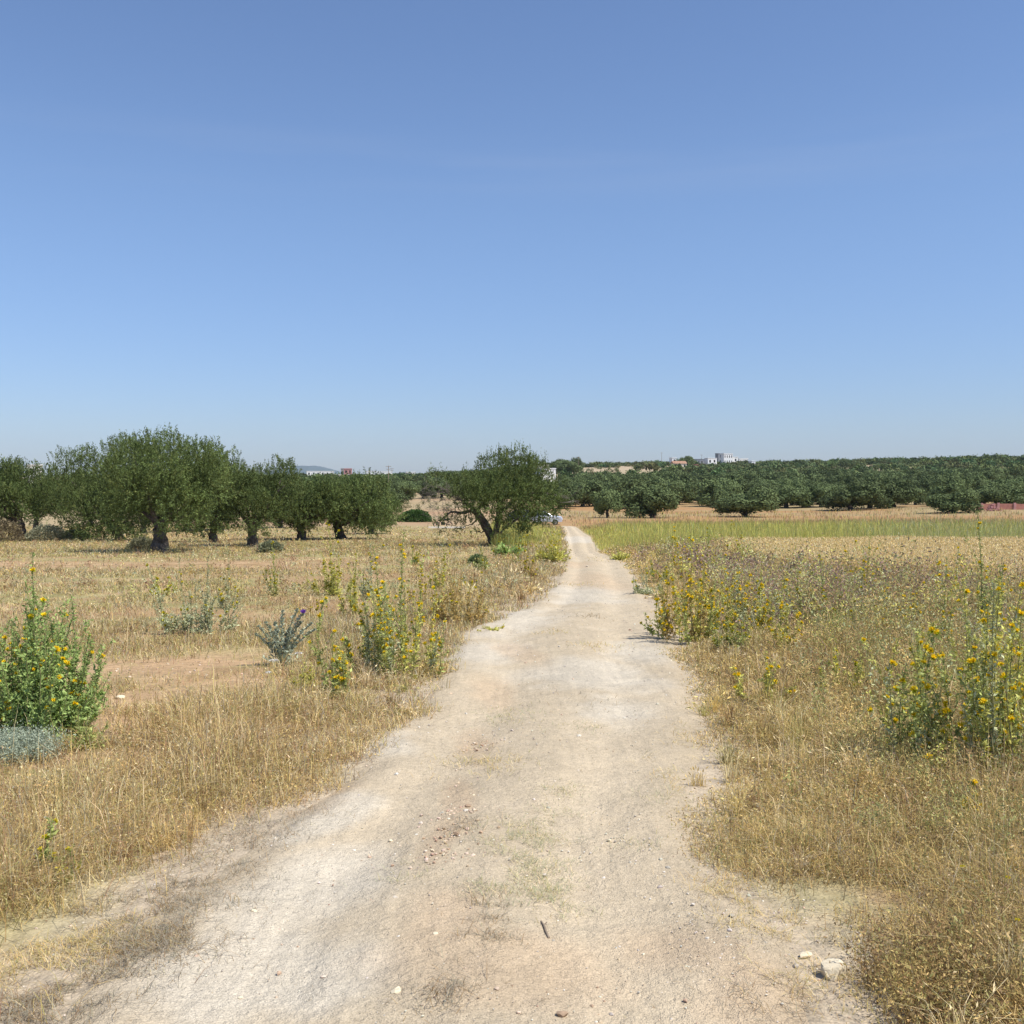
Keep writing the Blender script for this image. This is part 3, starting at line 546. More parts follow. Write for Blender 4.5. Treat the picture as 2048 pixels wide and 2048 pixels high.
# ------------------------------------------------------------------ thistles
def stalk_meshes(length, seed, dense=1.0, bush=0.):
    """one leafy thistle stalk of given length along +Z: (stem mesh, leaf mesh, flower spots)"""
    g = np.random.default_rng(seed); S = Soup(); n = 9; t = np.linspace(0, 1, n)
    bx, by = g.normal(0, .05, 2) * length; px = bx * np.sin(t * 3) + g.normal(0, .004, n); py = by * t ** 2 + g.normal(0, .004, n)
    pts = np.stack([px - px[0], py - py[0], t * length], 1); tube(S, pts, .0055 * (1 - .6 * t) * (.7 + .3 * length), 5)
    stem = S.mesh('stem', M_stem, True)
    Lf = Soup(); N = int(230 * length * dense)
    def along(tt): return np.stack([np.interp(tt, t, pts[:, k]) for k in range(3)], 1)
    tt = .04 + .96 * g.random(N) ** .85; P = along(tt); an = g.random(N) * 6.28; el = g.normal(.35, .45, N)
    D = np.stack([np.cos(an) * np.cos(el), np.sin(an) * np.cos(el), np.sin(el)], 1)
    L = (.042 - .020 * tt) * (.6 + .7 * g.random(N)) * (1 + .5 * (tt < .35)); cc = (.65 + .7 * g.random((N, 1))) * np.ones(3)
    flecks(Lf, P, D, L, L * .42, cc, g)
    for q in range(3):                               # spiny lobes standing off each leaf
        s = unit(g.normal(0, 1, (N, 3))); D2 = unit(D + s * .9); flecks(Lf, P + D * (L * (.3 + .25 * q))[:, None], D2, L * .42, L * .14, cc * 1.12, g)
    fl = []
    nf = 5 + int(6 * length)
    for q in range(nf):
        t_ = .35 + .62 * g.random(); a = g.random() * 6.28; p = along(np.array([t_]))[0] + np.array([math.cos(a), math.sin(a), .1]) * .022; fl.append((p, a))
    # side branches
    for q in range(int(2 + 3 * bush)):
        t0 = .2 + .5 * g.random(); a = g.random() * 6.28; l2 = length * (.18 + .22 * g.random()); p0 = along(np.array([t0]))[0]
        d = np.array([math.cos(a) * .55, math.sin(a) * .55, .83]); p1 = p0 + d * l2; M = int(60 * dense * (.5 + l2)); u = g.random(M)
        wv = np.array([-math.sin(a), math.cos(a), 0]) * .002; Lf.add([p0 - wv, p0 + wv, p1], [0, 1, 2], 3, cA(1, 1, .8))
        Pp = p0 + (p1 - p0)[None] * u[:, None]; D = unit(g.normal(0, .8, (M, 3)) + [0, 0, .4]); L = .035 * (.5 + .8 * g.random(M)); flecks(Lf, Pp, D, L, L * .4, (.65 + .7 * g.random((M, 1))) * np.ones(3), g)
        fl.append((p1, a))
    return stem, Lf.mesh('leaves', M_thg), fl, length
def flower_mesh(seed, m, r=.020):
    g = np.random.default_rng(seed); S = Soup(); N = 30; an = g.random(N) * 6.28; el = .15 + .9 * g.random(N)
    D = np.stack([np.cos(an) * np.cos(el), np.sin(an) * np.cos(el), np.sin(el)], 1); flecks(S, np.zeros((N, 3)), D, np.full(N, r), np.full(N, r * .5), (.8 + .4 * g.random((N, 1))) * np.ones(3), g)
    for k in range(7):
        a = k * .9; D = np.array([[math.cos(a) * .6, math.sin(a) * .6, -.5]]); flecks(S, np.zeros((1, 3)), unit(D), np.array([r * .9]), np.array([r * .5]), np.array([[.35, .5, .3]]), g)
    return S.mesh('flower', m)
POOL = {}
for L_ in (.3, .6, .9, 1.3): POOL[L_] = [stalk_meshes(L_, int(L_ * 100) + s, (.75, .5, .65, .4)[s], .3 + .3 * s) for s in range(4)]
FLW = {'y': [flower_mesh(s, M_yel) for s in range(3)], 'l': [flower_mesh(9 + s, M_lem, .017) for s in range(3)], 'w': [flower_mesh(19, M_wht, .014)]}
rs = np.random.default_rng(5)
def basal_mesh(seed, r, m):
    g = np.random.default_rng(seed); S = Soup(); N = 60; an = g.random(N) * 6.28; el = g.random(N) * .9; D = np.stack([np.cos(an) * np.cos(el), np.sin(an) * np.cos(el), np.sin(el)], 1)
    L = r * (.4 + .7 * g.random(N)); cc = (.6 + .7 * g.random((N, 1))) * np.ones(3); flecks(S, D * .01, D, L, L * .16, cc, g)
    for q in range(6):
        s = unit(g.normal(0, 1, (N, 3))); flecks(S, D * (L * (.2 + .13 * q))[:, None], unit(D + s * 1.1), L * .22, L * .09, cc * 1.1, g)
    return S.mesh('basal_leaves', m)
def add_stalk(root, base, top, m, fdens, fk, leafy=True):
    d = Vector(top) - Vector(base); Ln = d.length; key = min(POOL, key=lambda q: abs(q - Ln)); stem, leaves, fl, L0 = POOL[key][int(rs.integers(4))]; s = Ln / L0
    o = obj('stem', stem, root); o.location = base; o.rotation_mode = 'QUATERNION'
    from mathutils import Quaternion
    o.rotation_quaternion = d.to_track_quat('Z', 'Y') @ Quaternion((0, 0, 1), rs.random() * 6.28); o.scale = (s, s, s)
    lf = obj('leaves', leaves, o); lf.material_slots[0].link = 'OBJECT'; lf.material_slots[0].material = m
    for p, a in fl:
        if rs.random() < fdens:
            f = obj('flower', FLW[fk][int(rs.integers(len(FLW[fk])))], o); f.location = p; q = (.85 + .5 * rs.random()) / s ** .5 * FSC[0]; f.scale = (q, q, q); f.rotation_euler = (rs.random() * .8, rs.random() * .8, a)
FSC = [1.0]
def thistle(px, py, wpx, hpx, n, ms, label, spikes=(), fd=.25, fk='y', basal=.16, group='thistle plants in the verges', name='thistle_plant', low=.45, dy=.35, sp=.30):
    m = ms[0] if isinstance(ms, (list, tuple)) else ms
    x, y = spot(px, py); z = gz(x, y); root = bpy.data.objects.new(name, None); COL.objects.link(root); root.location = (x, y, z); tag(root, label, 'thistle', group)
    W = wpx / FPX * y; H = hpx / FPX * y; FSC[0] = max(1., (y / 11) ** .6)
    for i in range(n):
        u = rs.random() * 2 - 1; v = rs.random() * 2 - 1; hh = H * (low + (1 - low) * rs.random()) * (1 - .45 * u * u)
        bx, by = u * W * sp, v * W * sp; tx, ty = u * W * .50, v * W * max(dy, .45)
        zb = gz(x + bx, y + by) - z - .01; add_stalk(root, (bx, by, zb), (tx, ty, hh), ms[i % len(ms)] if isinstance(ms, (list, tuple)) else m, fd, fk)
    for (sx, sy) in spikes:
        xx = x_at(sx, y) - x; zz = up_at(sy, y) - z; add_stalk(root, (xx * .6, 0, -.01), (xx, rs.normal(0, .05), zz), m, min(1, fd * 1.6), fk)
    if basal: obj('basal_leaves', basal_mesh(int(px), basal * max(1, y / 14), m), root)
    return root
thistle(70, 1478, 255, 310, 95, M_thb, 'big bushy bright green thistle with yellow flowers at the left picture edge', [(58, 1105), (140, 1200)], .10, basal=.25, low=.5)
thistle(165, 1500, 90, 90, 6, M_thg, 'small green thistle sprout right of the bushy one at the left edge', fd=0)
thistle(395, 1268, 170, 130, 20, M_ths, 'greyish thistle clump in the left field with three flower spikes', [(285, 1128), (358, 1108), (416, 1113)], .16, fk='l')
thistle(672, 1398, 50, 120, 4, M_thg, 'slender lone thistle spike right of the blue-grey thistle', [(658, 1195), (690, 1290)], .3)
thistle(795, 1352, 220, 220, 26, (M_thg, M_thy, M_ths), 'large yellow-flowered thistle left of the track with two very tall spikes', [(745, 1092), (810, 1063), (700, 1190), (850, 1180), (775, 1150)], .4, sp=.42)
thistle(922, 1250, 130, 130, 18, M_tho, 'half dried orange-brown thistle at the left edge of the track', [(868, 1066), (960, 1130)], .16, fk='l')
thistle(665, 1190, 120, 95, 14, M_thy, 'yellow-green thistle in the left field below the olive row', [(663, 1038)], .3, fk='l')
thistle(1015, 1112, 75, 55, 16, M_thb, 'bright green thistle bush just right of the leaning olive trunk', fd=.05, fk='l', basal=.3)
thistle(1105, 1125, 85, 70, 18, M_thy, 'yellow-green thistle bush overhanging the left edge of the far track', fd=.15, fk='l', basal=.3)
thistle(962, 1140, 30, 60, 4, M_thg, 'thin green thistle in dry grass beneath the leaning olive', fd=.1, fk='l')
thistle(125, 1768, 60, 120, 3, M_thg, 'small thistle with three yellow flowers in the lower left dry grass', [(88, 1640)], .5, fk='l', basal=.06)
thistle(985, 1262, 70, 22, 5, M_thy, 'low thistle runner sprawling onto the pale track', fd=.2, fk='l', basal=.1)
thistle(610, 1382, 60, 60, 5, M_thy, 'short thistle below the blue-grey thistle with two lemon flowers', fd=.2, fk='l')
thistle(1385, 1285, 180, 170, 30, (M_thy, M_thg, M_tho), 'wide yellow-flowered thistle at the right edge of the track with a tall spike', [(1385, 1062), (1345, 1120), (1420, 1130)], .42, sp=.4)
thistle(1470, 1250, 110, 110, 14, M_thy, 'yellow-green thistle behind the wide one beside the track', [(1455, 1100)], .3)
thistle(1490, 1275, 90, 120, 12, M_ths, 'pale grey-green thistle next to the wide one at right of the track', [(1485, 1125)], .2)
thistle(1565, 1260, 90, 110, 10, M_ths, 'whitish thistle amid the right weeds, left of the tallest spike', [(1567, 1150), (1520, 1130)], .25, fk='l')
thistle(1650, 1270, 110, 110, 12, M_thg, 'green thistle amid the right weeds with small lemon flowers', [(1600, 1130), (1648, 1105)], .3, fk='l')
thistle(1738, 1205, 60, 70, 5, M_thy, 'tall lone thistle spike standing against the wheat', [(1737, 1047), (1697, 1098)], .3)
thistle(1790, 1290, 120, 110, 12, M_ths, 'grey-green thistle cluster in the purple-brown weeds', [(1770, 1170), (1825, 1180)], .35)
thistle(1893, 1330, 60, 150, 7, M_thg, 'dark green thistle with orange flower bunch below its tip', [(1886, 1115)], .5)
thistle(1985, 1290, 110, 150, 9, M_thg, 'very tall thistle spike rising above the wheat at far right', [(1958, 1022), (2000, 1125), (2015, 1128)], .3)
thistle(1950, 1560, 300, 430, 46, (M_thg, M_thy, M_thy, M_ths), 'large green thistle with orange-yellow flowers at the right picture edge', [(1900, 1300), (1990, 1180), (1870, 1340), (1930, 1250), (2020, 1210), (1885, 1250)], .3, basal=.14, low=.25, sp=.46)
thistle(2030, 1520, 110, 260, 12, M_thg, 'green thistle half cut off by the right picture edge', fd=.45, basal=.15)
thistle(1860, 1500, 90, 160, 8, M_tho, 'yellowed drying thistle in front of the large right one', fd=.2)
thistle(1930, 1660, 60, 110, 5, M_thy, 'yellowing thistle low in grass beneath the large right one', fd=.5, basal=.1)
thistle(1240, 1120, 60, 34, 8, M_thy, 'small yellow-green thistle on the right bend of the far track', fd=.1, fk='l')
thistle(1290, 1190, 70, 60, 8, M_ths, 'soft grey-green thistle between the track and the wide thistle', fd=.15, fk='l')
thistle(1950, 1078, 60, 26, 8, M_thy, 'patch of lemon thistle flowers in the green crop strip', fd=.9, fk='l')
auto = []
ga = np.random.default_rng(61)
while len(auto) < 30:
    y = 8.5 + 24 * ga.random() ** 1.2; x = road_r(y) + .5 + ga.random() ** 1.3 * (.16 * y + 3.2)
    if x / y > .5 or (y > 19 and x > 3.2 + .13 * y): continue
    if any(abs(x - q[0]) < .35 and abs(y - q[1]) < .8 for q in auto): continue
    auto.append((float(x), float(y)))
auto.sort(key=lambda q: q[0] / q[1])
NUM = ['leftmost', 'second', 'third', 'fourth', 'fifth', 'sixth', 'seventh', 'eighth', 'ninth', 'tenth', 'eleventh', 'twelfth', 'thirteenth', 'fourteenth', 'fifteenth', 'sixteenth', 'seventeenth', 'eighteenth', 'nineteenth', 'twentieth', 'twenty-first', 'twenty-second', 'twenty-third', 'twenty-fourth', 'twenty-fifth', 'twenty-sixth', 'twenty-seventh', 'twenty-eighth', 'twenty-ninth', 'rightmost']
for k, (x, y) in enumerate(auto):
    h = (.55 + .55 * ga.random()); px = 1024 + FPX * x / y; az = (gz(x, y) - EYE) / y; v = (az * math.cos(PITCH) + math.sin(PITCH)) / (math.cos(PITCH) - az * math.sin(PITCH)); py = 1024 - FPX * v
    m_ = (M_thy, M_ths, M_thg, M_thy)[int(ga.integers(4))]
    tone = {id(M_thy): 'yellow-green', id(M_ths): 'pale grey-green', id(M_thg): 'green'}[id(m_)]
    sp_ = [(px + ga.normal(0, 14), py - FPX / y * h * (1.2 + .25 * ga.random()))] if ga.random() < .6 else []
    thistle(px, py, .7 * FPX / y * (.6 + .5 * ga.random()), h * .8 * FPX / y, 5 + int(5 * ga.random()), m_, f'slender {tone} thistle in the right weed belt, {NUM[k]} counted from the left', sp_, .35, fk='y' if ga.random() < .6 else 'l', basal=.1, group='slender thistles in the right weed belt')
autoL = [(705, 1235), (740, 1200), (840, 1215), (880, 1175), (620, 1235), (545, 1190), (450, 1215), (330, 1190), (830, 1130), (1050, 1160), (1030, 1130), (930, 1180)]
autoL.sort()
for k, (px, py) in enumerate(autoL):
    y = spot(px, py)[1]; m_ = (M_thy, M_ths, M_thg, M_tho)[k % 4]; tone = ('yellow-green', 'pale grey-green', 'green', 'dried orange-brown')[k % 4]; h = .45 + .4 * ga.random()
    thistle(px, py, .6 * FPX / y, h * FPX / y, 5, m_, f'slender {tone} thistle on the left side, {NUM[k]} counted from the left', [(px + 6, py - FPX / y * (h + .35))] if k % 3 else [], .3, fk='l', basal=.1, group='slender thistles left of the track')
thistle(1460, 1085, 14, 45, 2, M_thy, 'distant lemon thistle spike in the green strip', [(1463, 1040)], .5, fk='l')
# blue-grey cotton thistle with purple head
x, y = spot(562, 1330); root = bpy.data.objects.new('cotton_thistle', None); COL.objects.link(root); root.location = (x, y, gz(x, y)); z0 = gz(x, y)
tag(root, 'blue-grey spiny thistle with one purple flower head', 'thistle')
hd = Soup(); g = np.random.default_rng(8); N = 60; an = g.random(N) * 6.28; el = g.random(N) * 1.5; D = np.stack([np.cos(an) * np.cos(el), np.sin(an) * np.cos(el), np.sin(el)], 1); flecks(hd, D * .006, D, np.full(N, .017), np.full(N, .009), (.6 + .5 * g.random((N, 1))) * np.ones(3), g); bud_me = hd.mesh('bud', M_thk)
pf = Soup(); N = 90; an = g.random(N) * 6.28; el = .7 + .8 * g.random(N); D = np.stack([np.cos(an) * np.cos(el), np.sin(an) * np.cos(el), np.sin(el)], 1); flecks(pf, np.zeros((N, 3)), D, np.full(N, .05), np.full(N, .012), (.7 + .6 * g.random((N, 1))) * np.ones(3), g); pur_me = pf.mesh('flower_head', M_pur)
for k, (sx, sy) in enumerate([(565, 1222), (589, 1222), (607, 1226), (622, 1264), (512, 1268), (518, 1252), (530, 1246), (545, 1248), (618, 1250), (600, 1245), (575, 1260), (552, 1262)]):
    S = Soup(); tx = x_at(sx, y) - x; tz = up_at(sy, y) - z0; ty = g.normal(0, .08)
    u = np.linspace(0, 1, 7); pts = np.stack([tx * (u ** 1.2 * .9 + .1 * u), ty * u, tz * (1 - (1 - u) ** 1.25)], 1); tube(S, pts, .0065 * (1 - .45 * u), 6, (.8, .8, .8))
    for w_ in range(4):                       # spiny wings running along the stem
        M = 36; v = g.random(M); P = np.stack([np.interp(v, u, pts[:, q]) for q in range(3)], 1); a = w_ * 1.57 + g.normal(0, .3, M); D = unit(np.stack([np.cos(a), np.sin(a), .5 * np.ones(M)], 1)); L = .022 + .03 * g.random(M) * (1.5 - v); flecks(S, P, D, L, L * .6, (.7 + .6 * g.random((M, 1))) * np.ones(3), g)
    o = obj('stem', S.mesh('winged_stem', M_thk), root)
    b = obj('flower_head' if k == 2 else 'bud', pur_me if k == 2 else bud_me, o); b.location = pts[-1]
    if k == 2: b['label'] = 'purple thistle flower head'; q = obj('bud', bud_me, o); q.location = pts[-1] - [0, 0, .012]; q.scale = (1.1,) * 3
obj('basal_leaves', basal_mesh(3, .24, M_thk), root)
# grey cushion bush at the left edge, white umbels, little daisies
S = Soup(); x, y = spot(25, 1520); P = np.stack([rng.normal(0, .13, 260), rng.normal(0, .10, 260), np.zeros(260)], 1); forbs(S, P, .12 + .08 * rng.random(260), np.tile(cA(.40, .45, .33), (260, 1)), 5, 14, .016, .8)
o = obj('grey_cushion_bush', S.mesh('grey_cushion_bush', M_grass), label='silvery grey-green cushion bush beneath the bushy thistle', cat='bush'); o.location = (x, y, gz(x, y))
def umbel(px, py, hpx, m, r, lab, cat='flower', grp=None, stemcol=(.5, .5, .25)):
    x, y = spot(px, py); H = hpx / FPX * y; root = bpy.data.objects.new('wildflower', None); COL.objects.link(root); root.location = (x, y, gz(x, y)); tag(root, lab, cat, grp)
    S = Soup(); tube(S, [(0, 0, 0), (.01, 0, H * .5), (0, .01, H)], [.0022, .0018, .0012], 4, stemcol); obj('stem', S.mesh('stem', M_grass), root)
    S = Soup(); N = 40; an = rs.random(N) * 6.28; rad = r * np.sqrt(rs.random(N)); P = np.stack([np.cos(an) * rad, np.sin(an) * rad, H + (r - rad) * .25], 1); D = unit(rs.normal(0, .6, (N, 3)) + [0, -.3, .7]); flecks(S, P - D * r * .2, D, np.full(N, r * .45), np.full(N, r * .4), (.85 + .3 * rs.random((N, 1))) * np.ones(3))
    obj('flower_head', S.mesh('flower_head', m), root)
umbel(598, 1345, 38, M_wht, .04, 'white umbel flower beside the blue-grey thistle, its upper right')
umbel(548, 1370, 48, M_wht, .04, 'white umbel flower at the foot of the blue-grey thistle')
umbel(537, 1395, 50, M_wht, .03, 'small white umbel flower below the other two white ones')
umbel(1924, 1800, 66, M_lem, .012, 'little yellow daisy in lower right grass, uppermost of three')
umbel(2014, 1820, 64, M_lem, .012, 'little yellow daisy in lower right grass, middle of three')
umbel(2034, 1905, 66, M_lem, .012, 'little yellow daisy in lower right grass, lowest of three')
umbel(93, 1690, 55, M_wht, .010, 'tiny white flower above the small thistle at lower left')
# dark dry brush in the lower right corner
S = Soup(); n = 520; cx, cy = spot(1960, 2010); P = np.stack([cx + rng.normal(0, .30, n) + .05, cy + rng.normal(0, .22, n), np.zeros(n)], 1); P = P[off_road(P[:, 0], P[:, 1]) > .25]; n = len(P); P[:, 2] = ground_z(P[:, 0], P[:, 1])
forbs(S, P, .08 + .12 * rng.random(n), pick(n, [(BROWN * 1.1, 1), (BROWN * .8, .6), (OLIVE, .5), (GOLD * .9, 1)]), 6, 9, .015, 1.2, stemw=.0016)
obj('dead_brush', S.mesh('dead_brush', M_grass), label='dark brown dead brush matted in the lower right corner', kind='stuff', cat='brush')

# ------------------------------------------------------------------ olive trees
def sprigs(S, P, d, leaf, K, g, mul=(1, 1, 1)):
    ns = len(P); sl_ = leaf * (2.2 + 2.6 * g.random(ns)); sd_ = unit(d * .45 + g.normal(0, .28, (ns, 3)) + np.stack([0 * sl_, 0 * sl_, .15 + .75 * (d[:, 2] > -.2)], 1))
    tone = (.62 + .7 * g.random((ns, 1))) * (1 + (fbm(P[:, 0], P[:, 1] + P[:, 2], 1.1, 55, 2) - .5)[:, None] * .7); tint = np.where(g.random((ns, 1)) < .14, [[1.35, 1.18, 1.2]], [[1, 1, 1]]) * np.array(mul)
    u = g.random((ns, K, 1)); PP = P[:, None] + sd_[:, None] * (u * sl_[:, None, None]) + g.normal(0, leaf * .28, (ns, K, 3)); PP = PP.reshape(-1, 3); n = ns * K
    Dr = unit(np.repeat(sd_, K, 0) * .9 + g.normal(0, .5, (n, 3))); col = np.repeat(tone * tint, K, 0) * (.85 + .3 * g.random((n, 1)))
    L = leaf * (.55 + .7 * g.random(n)); flecks(S, PP - Dr * (L * .3)[:, None], Dr, L, L * .38, col, g)
def crown_soup(g, W, D, H, z0, n, leaf, lobes=14, spiky=.25, low=.0, sparse=0., center=(0, 0)):
    """W, D half widths; crown from z0 to z0+H. Many leaf-sized faces on uneven lobes."""
    S = Soup(); cs = []
    for k in range(lobes):
        a = k * 2.399 + g.random() * .8; t = (k + .5) / lobes; rr_ = math.sqrt(t) * .78; zz = (.20 + .62 * g.random()) * (1 - .12 * rr_ ** 2) 
        cs.append((math.cos(a) * rr_ * W, math.sin(a) * rr_ * D, 0, (.22 + .17 * g.random()) * min(W, D) * (1.1 if leaf < .2 else 1.25), H * (.17 + .14 * g.random()))); q4 = list(cs[-1]); q4[2] = min(z0 + H * zz * (1 - .12 * t), z0 + H * (.98 - .3 * rr_ ** 2) - q4[4]); cs[-1] = tuple(q4)
    cs = np.array(cs); K = 16 if leaf < .2 else 9; ns = int(n * (1.35 if leaf < .2 else 1.1)) // K; idx = g.integers(0, lobes, ns); c = cs[idx]
    d = unit(g.normal(0, 1, (ns, 3))); rad = (1 - (.6 if leaf < .2 else .35) * g.random(ns) ** 2.4)
    q = d * rad[:, None]; lump = .80 + .42 * fbm(d[:, 0] * 2 + c[:, 0], d[:, 1] * 2 + d[:, 2] * 3 + c[:, 1], .7, 12, 3)
    P = c[:, :3] + q * np.stack([c[:, 3], c[:, 3], c[:, 4]], 1) * lump[:, None]
    kk = (P[:, 2] > z0 - low * g.random(ns)) & (fbm(P[:, 0] + P[:, 2] * .7, P[:, 1] + P[:, 2], .6, 33, 2) > .30 + sparse)
    P, d = P[kk], d[kk]; ns = len(P)
    if leaf < .2: sprigs(S, P, d, leaf, K, g)
    else:                                            # leaf clumps lying on the lobes
        kk = K // 2 + 1; n = ns * kk; d2 = unit(np.repeat(d, kk, 0) + g.normal(0, .38, (n, 3))); PP = np.repeat(P, kk, 0) + g.normal(0, leaf * .75, (n, 3))
        Dr = unit(np.cross(d2, g.normal(0, 1, (n, 3)))); sd2 = np.cross(d2, Dr); L = leaf * (.8 + .9 * g.random(n)); Wd = L * .75
        col = np.repeat((.75 + .5 * g.random((ns, 1))), kk, 0) * (.8 + .4 * g.random((n, 1))) * np.ones(3)
        Vq = np.stack([PP - Dr * (L * .5)[:, None], PP - sd2 * (Wd * .5)[:, None], PP + Dr * (L * .5)[:, None], PP + sd2 * (Wd * .5)[:, None]], 1)
        S.add(Vq, (np.arange(n) * 4)[:, None] + np.arange(4)[None], 4, np.repeat(col, 4, 0))
    # upright shoots breaking the outline
    m = int(spiky * 900 * W); i2 = g.integers(0, lobes, m); c = cs[i2]; d = unit(g.normal(0, 1, (m, 3)) * [1, 1, .3] + [0, 0, .9]); B = c[:, :3] + d * np.stack([c[:, 3], c[:, 3], c[:, 4]], 1) * .93
    Lh = (.12 + .5 * g.random(m) ** 1.5); K = 7
    for q_ in range(K):
        PP = B + np.array([0, 0, 1.]) * (Lh * q_ / K)[:, None] + g.normal(0, .02, (m, 3)); DD = unit(g.normal(0, .35, (m, 3)) + [0, 0, 1]); flecks(S, PP, DD, np.full(m, leaf * .8), np.full(m, leaf * .3), (.8 + .5 * g.random((m, 1))) * np.ones(3), g)
    return S, cs
def trunk_soup(g, H, r, cs, lean=(0, 0), limbs=6, fork=.5, sides=9, gnarl=.16):
    S = Soup(); n = 8; t = np.linspace(0, 1, n); zf = H * fork
    px = lean[0] * t ** 1.2 + g.normal(0, r * .13, n) * t; py = lean[1] * t + g.normal(0, r * .13, n) * t
    pts = np.stack([px, py, t * zf - .12], 1); tube(S, pts, r * (1.28 - .5 * t + .35 * np.exp(-t * 9)), sides, rough=gnarl, g=g)
    order = np.argsort(-cs[:, 3])[:limbs]
    for q in order:
        c = cs[q]; s = pts[-1 - int(g.integers(0, 2))] + g.normal(0, r * .15, 3); e = c[:3]; u = np.linspace(0, 1, 7)[:, None]; mid = (s + e) / 2 + g.normal(0, .18, 3) + [0, 0, .15]
        P = (1 - u) ** 2 * s + 2 * u * (1 - u) * mid + u ** 2 * e + g.normal(0, .03, (7, 3)) * u; tube(S, P, r * (.52 - .44 * u[:, 0]), 6, rough=.12, g=g)
    return S
def olive(px, py, x0, x1, top, seed, label, group, n=42000, leaf=.11, base_gap=1.0, r=.30, y=None, spiky=.3, low=.3, sparse=0., lean=(0, 0), lobes=24):
    g = np.random.default_rng(seed)
    if y is None: x, y = spot(px, py)
    else: x = x_at(px, y)
    z = gz(x, y); H = up_at(top, y) - z; W = (x1 - x0) / 2 / FPX * y; cx = x_at((x0 + x1) / 2, y) - x
    root = bpy.data.objects.new('olive_tree', None); COL.objects.link(root); root.location = (x, y, z); tag(root, label, 'tree', group)
    S, cs = crown_soup(g, W * 1.0, W * .95, H - base_gap, base_gap, n, leaf, lobes, spiky, low, sparse)
    cs[:, 0] += cx
    c = obj('crown', S.mesh('crown', M_leaf), root); c.location.x = cx
    obj('trunk', trunk_soup(g, H, r, cs, lean, fork=min(.45, (base_gap + .25) / H)).mesh('trunk', M_bark, False), root)
    return root
GL = 'old olive trees in the left grove'
olive(320, 1104, 200, 478, 858, 101, 'nearest and largest olive of the left grove with a thick dark trunk', GL, 66000, .10, .95, .33, low=.6)
olive(505, 1093, 415, 600, 903, 102, 'olive right of the largest one, split gnarled trunk', GL, 42000, .10, .8, .26, low=.5)
olive(236, 1082, 98, 350, 862, 103, 'broad olive with low hanging skirt left of the largest one', GL, 66000, .12, .25, .3, y=63, low=.5)
olive(42, 1080, -70, 108, 916, 104, 'olive at the left picture edge with a straight stout trunk', GL, 44000, .13, 1.0, .30, low=.5)
olive(70, 1068, 52, 150, 935, 105, 'smaller olive just behind the one at the left picture edge', GL, 22000, .14, 1.2, .2, y=84)
olive(603, 1080, 505, 700, 942, 106, 'olive with reddish trunk, second from the right in the left row', GL, 40000, .13, .8, .27, low=.5)
olive(682, 1078, 605, 800, 946, 107, 'rightmost front olive of the left row with a slanting trunk', GL, 44000, .13, .7, .30, lean=(-.25, 0), low=.4)
olive(742, 1070, 700, 800, 985, 108, 'low olive at the right end of the left row', GL, 20000, .14, .5, .2, y=80, low=.4)
olive(425, 1085, 368, 492, 884, 120, 'tall olive close behind the largest one, on its right side', GL, 36000, .12, .6, .24, y=60, low=.5)
olive(372, 1068, 330, 450, 930, 109, 'olive seen between trunks behind the largest one', GL, 20000, .15, 1.1, .24, y=86)
olive(285, 1072, 240, 350, 935, 110, 'shadowed low olive behind the skirted one', GL, 18000, .15, .4, .24, y=82)
olive(440, 1070, 395, 500, 932, 111, 'olive behind the gap right of the largest trunk', GL, 18000, .15, .9, .24, y=90)
olive(560, 1064, 520, 640, 955, 112, 'rear olive showing between the two trunks of the left row middle', GL, 16000, .16, .9, .24, y=98)
olive(180, 1062, 120, 230, 940, 113, 'rear olive behind the skirted one, toward the left', GL, 16000, .16, .8, .24, y=100)
# central leaning olive: two dark slanting stems, dead left boughs, ragged crown
x, y = spot(990, 1092); z = gz(x, y); root = bpy.data.objects.new('leaning_olive_tree', None); COL.objects.link(root); root.location = (x, y, z)
tag(root, 'lone leaning olive beside the track with bare dead boughs on its left', 'tree'); g = np.random.default_rng(77)
mpx = y / FPX
def tp(px, py, dy=0): return np.array([(px - 990) * mpx, dy, up_at(py, y) - z])
S = Soup()
def limb(pts, r0, r1, sides=7):
    pts = np.array(pts); n = len(pts); tt = np.linspace(0, 1, n); u = np.linspace(0, 1, n * 3); P = np.stack([np.interp(u, tt, pts[:, q]) for q in range(3)], 1) + g.normal(0, .02, (n * 3, 3)); tube(S, P, np.linspace(r0, r1, n * 3), sides, rough=.14, g=g)
limb([tp(993, 1098), tp(984, 1075), tp(973, 1052), tp(957, 1030), tp(947, 1018, .1)], .27, .17, 9)
limb([tp(990, 1090), tp(993, 1068), tp(996, 1040), tp(1000, 1010, .2), tp(1005, 970, .3)], .20, .12, 8)
limb([tp(949, 1020), tp(925, 1027), tp(900, 1024), tp(882, 1040)], .10, .03); limb([tp(947, 1018), tp(930, 1005), tp(908, 992), tp(893, 990)], .09, .02)
limb([tp(950, 1022), tp(968, 1010), tp(985, 985, -.4)], .10, .04); limb([tp(958, 1032), tp(950, 1045), tp(930, 1052)], .06, .015)
limb([tp(996, 1030), tp(1030, 1000, .3), tp(1070, 985, .5), tp(1110, 990, .4)], .10, .03); limb([tp(990, 1080), tp(1010, 1055, -.3), tp(1045, 1030, -.6)], .08, .02); limb([tp(975, 1060), tp(962, 1066), tp(950, 1062)], .05, .012)
obj('trunk', S.mesh('trunk', M_bark), root)
S = Soup()
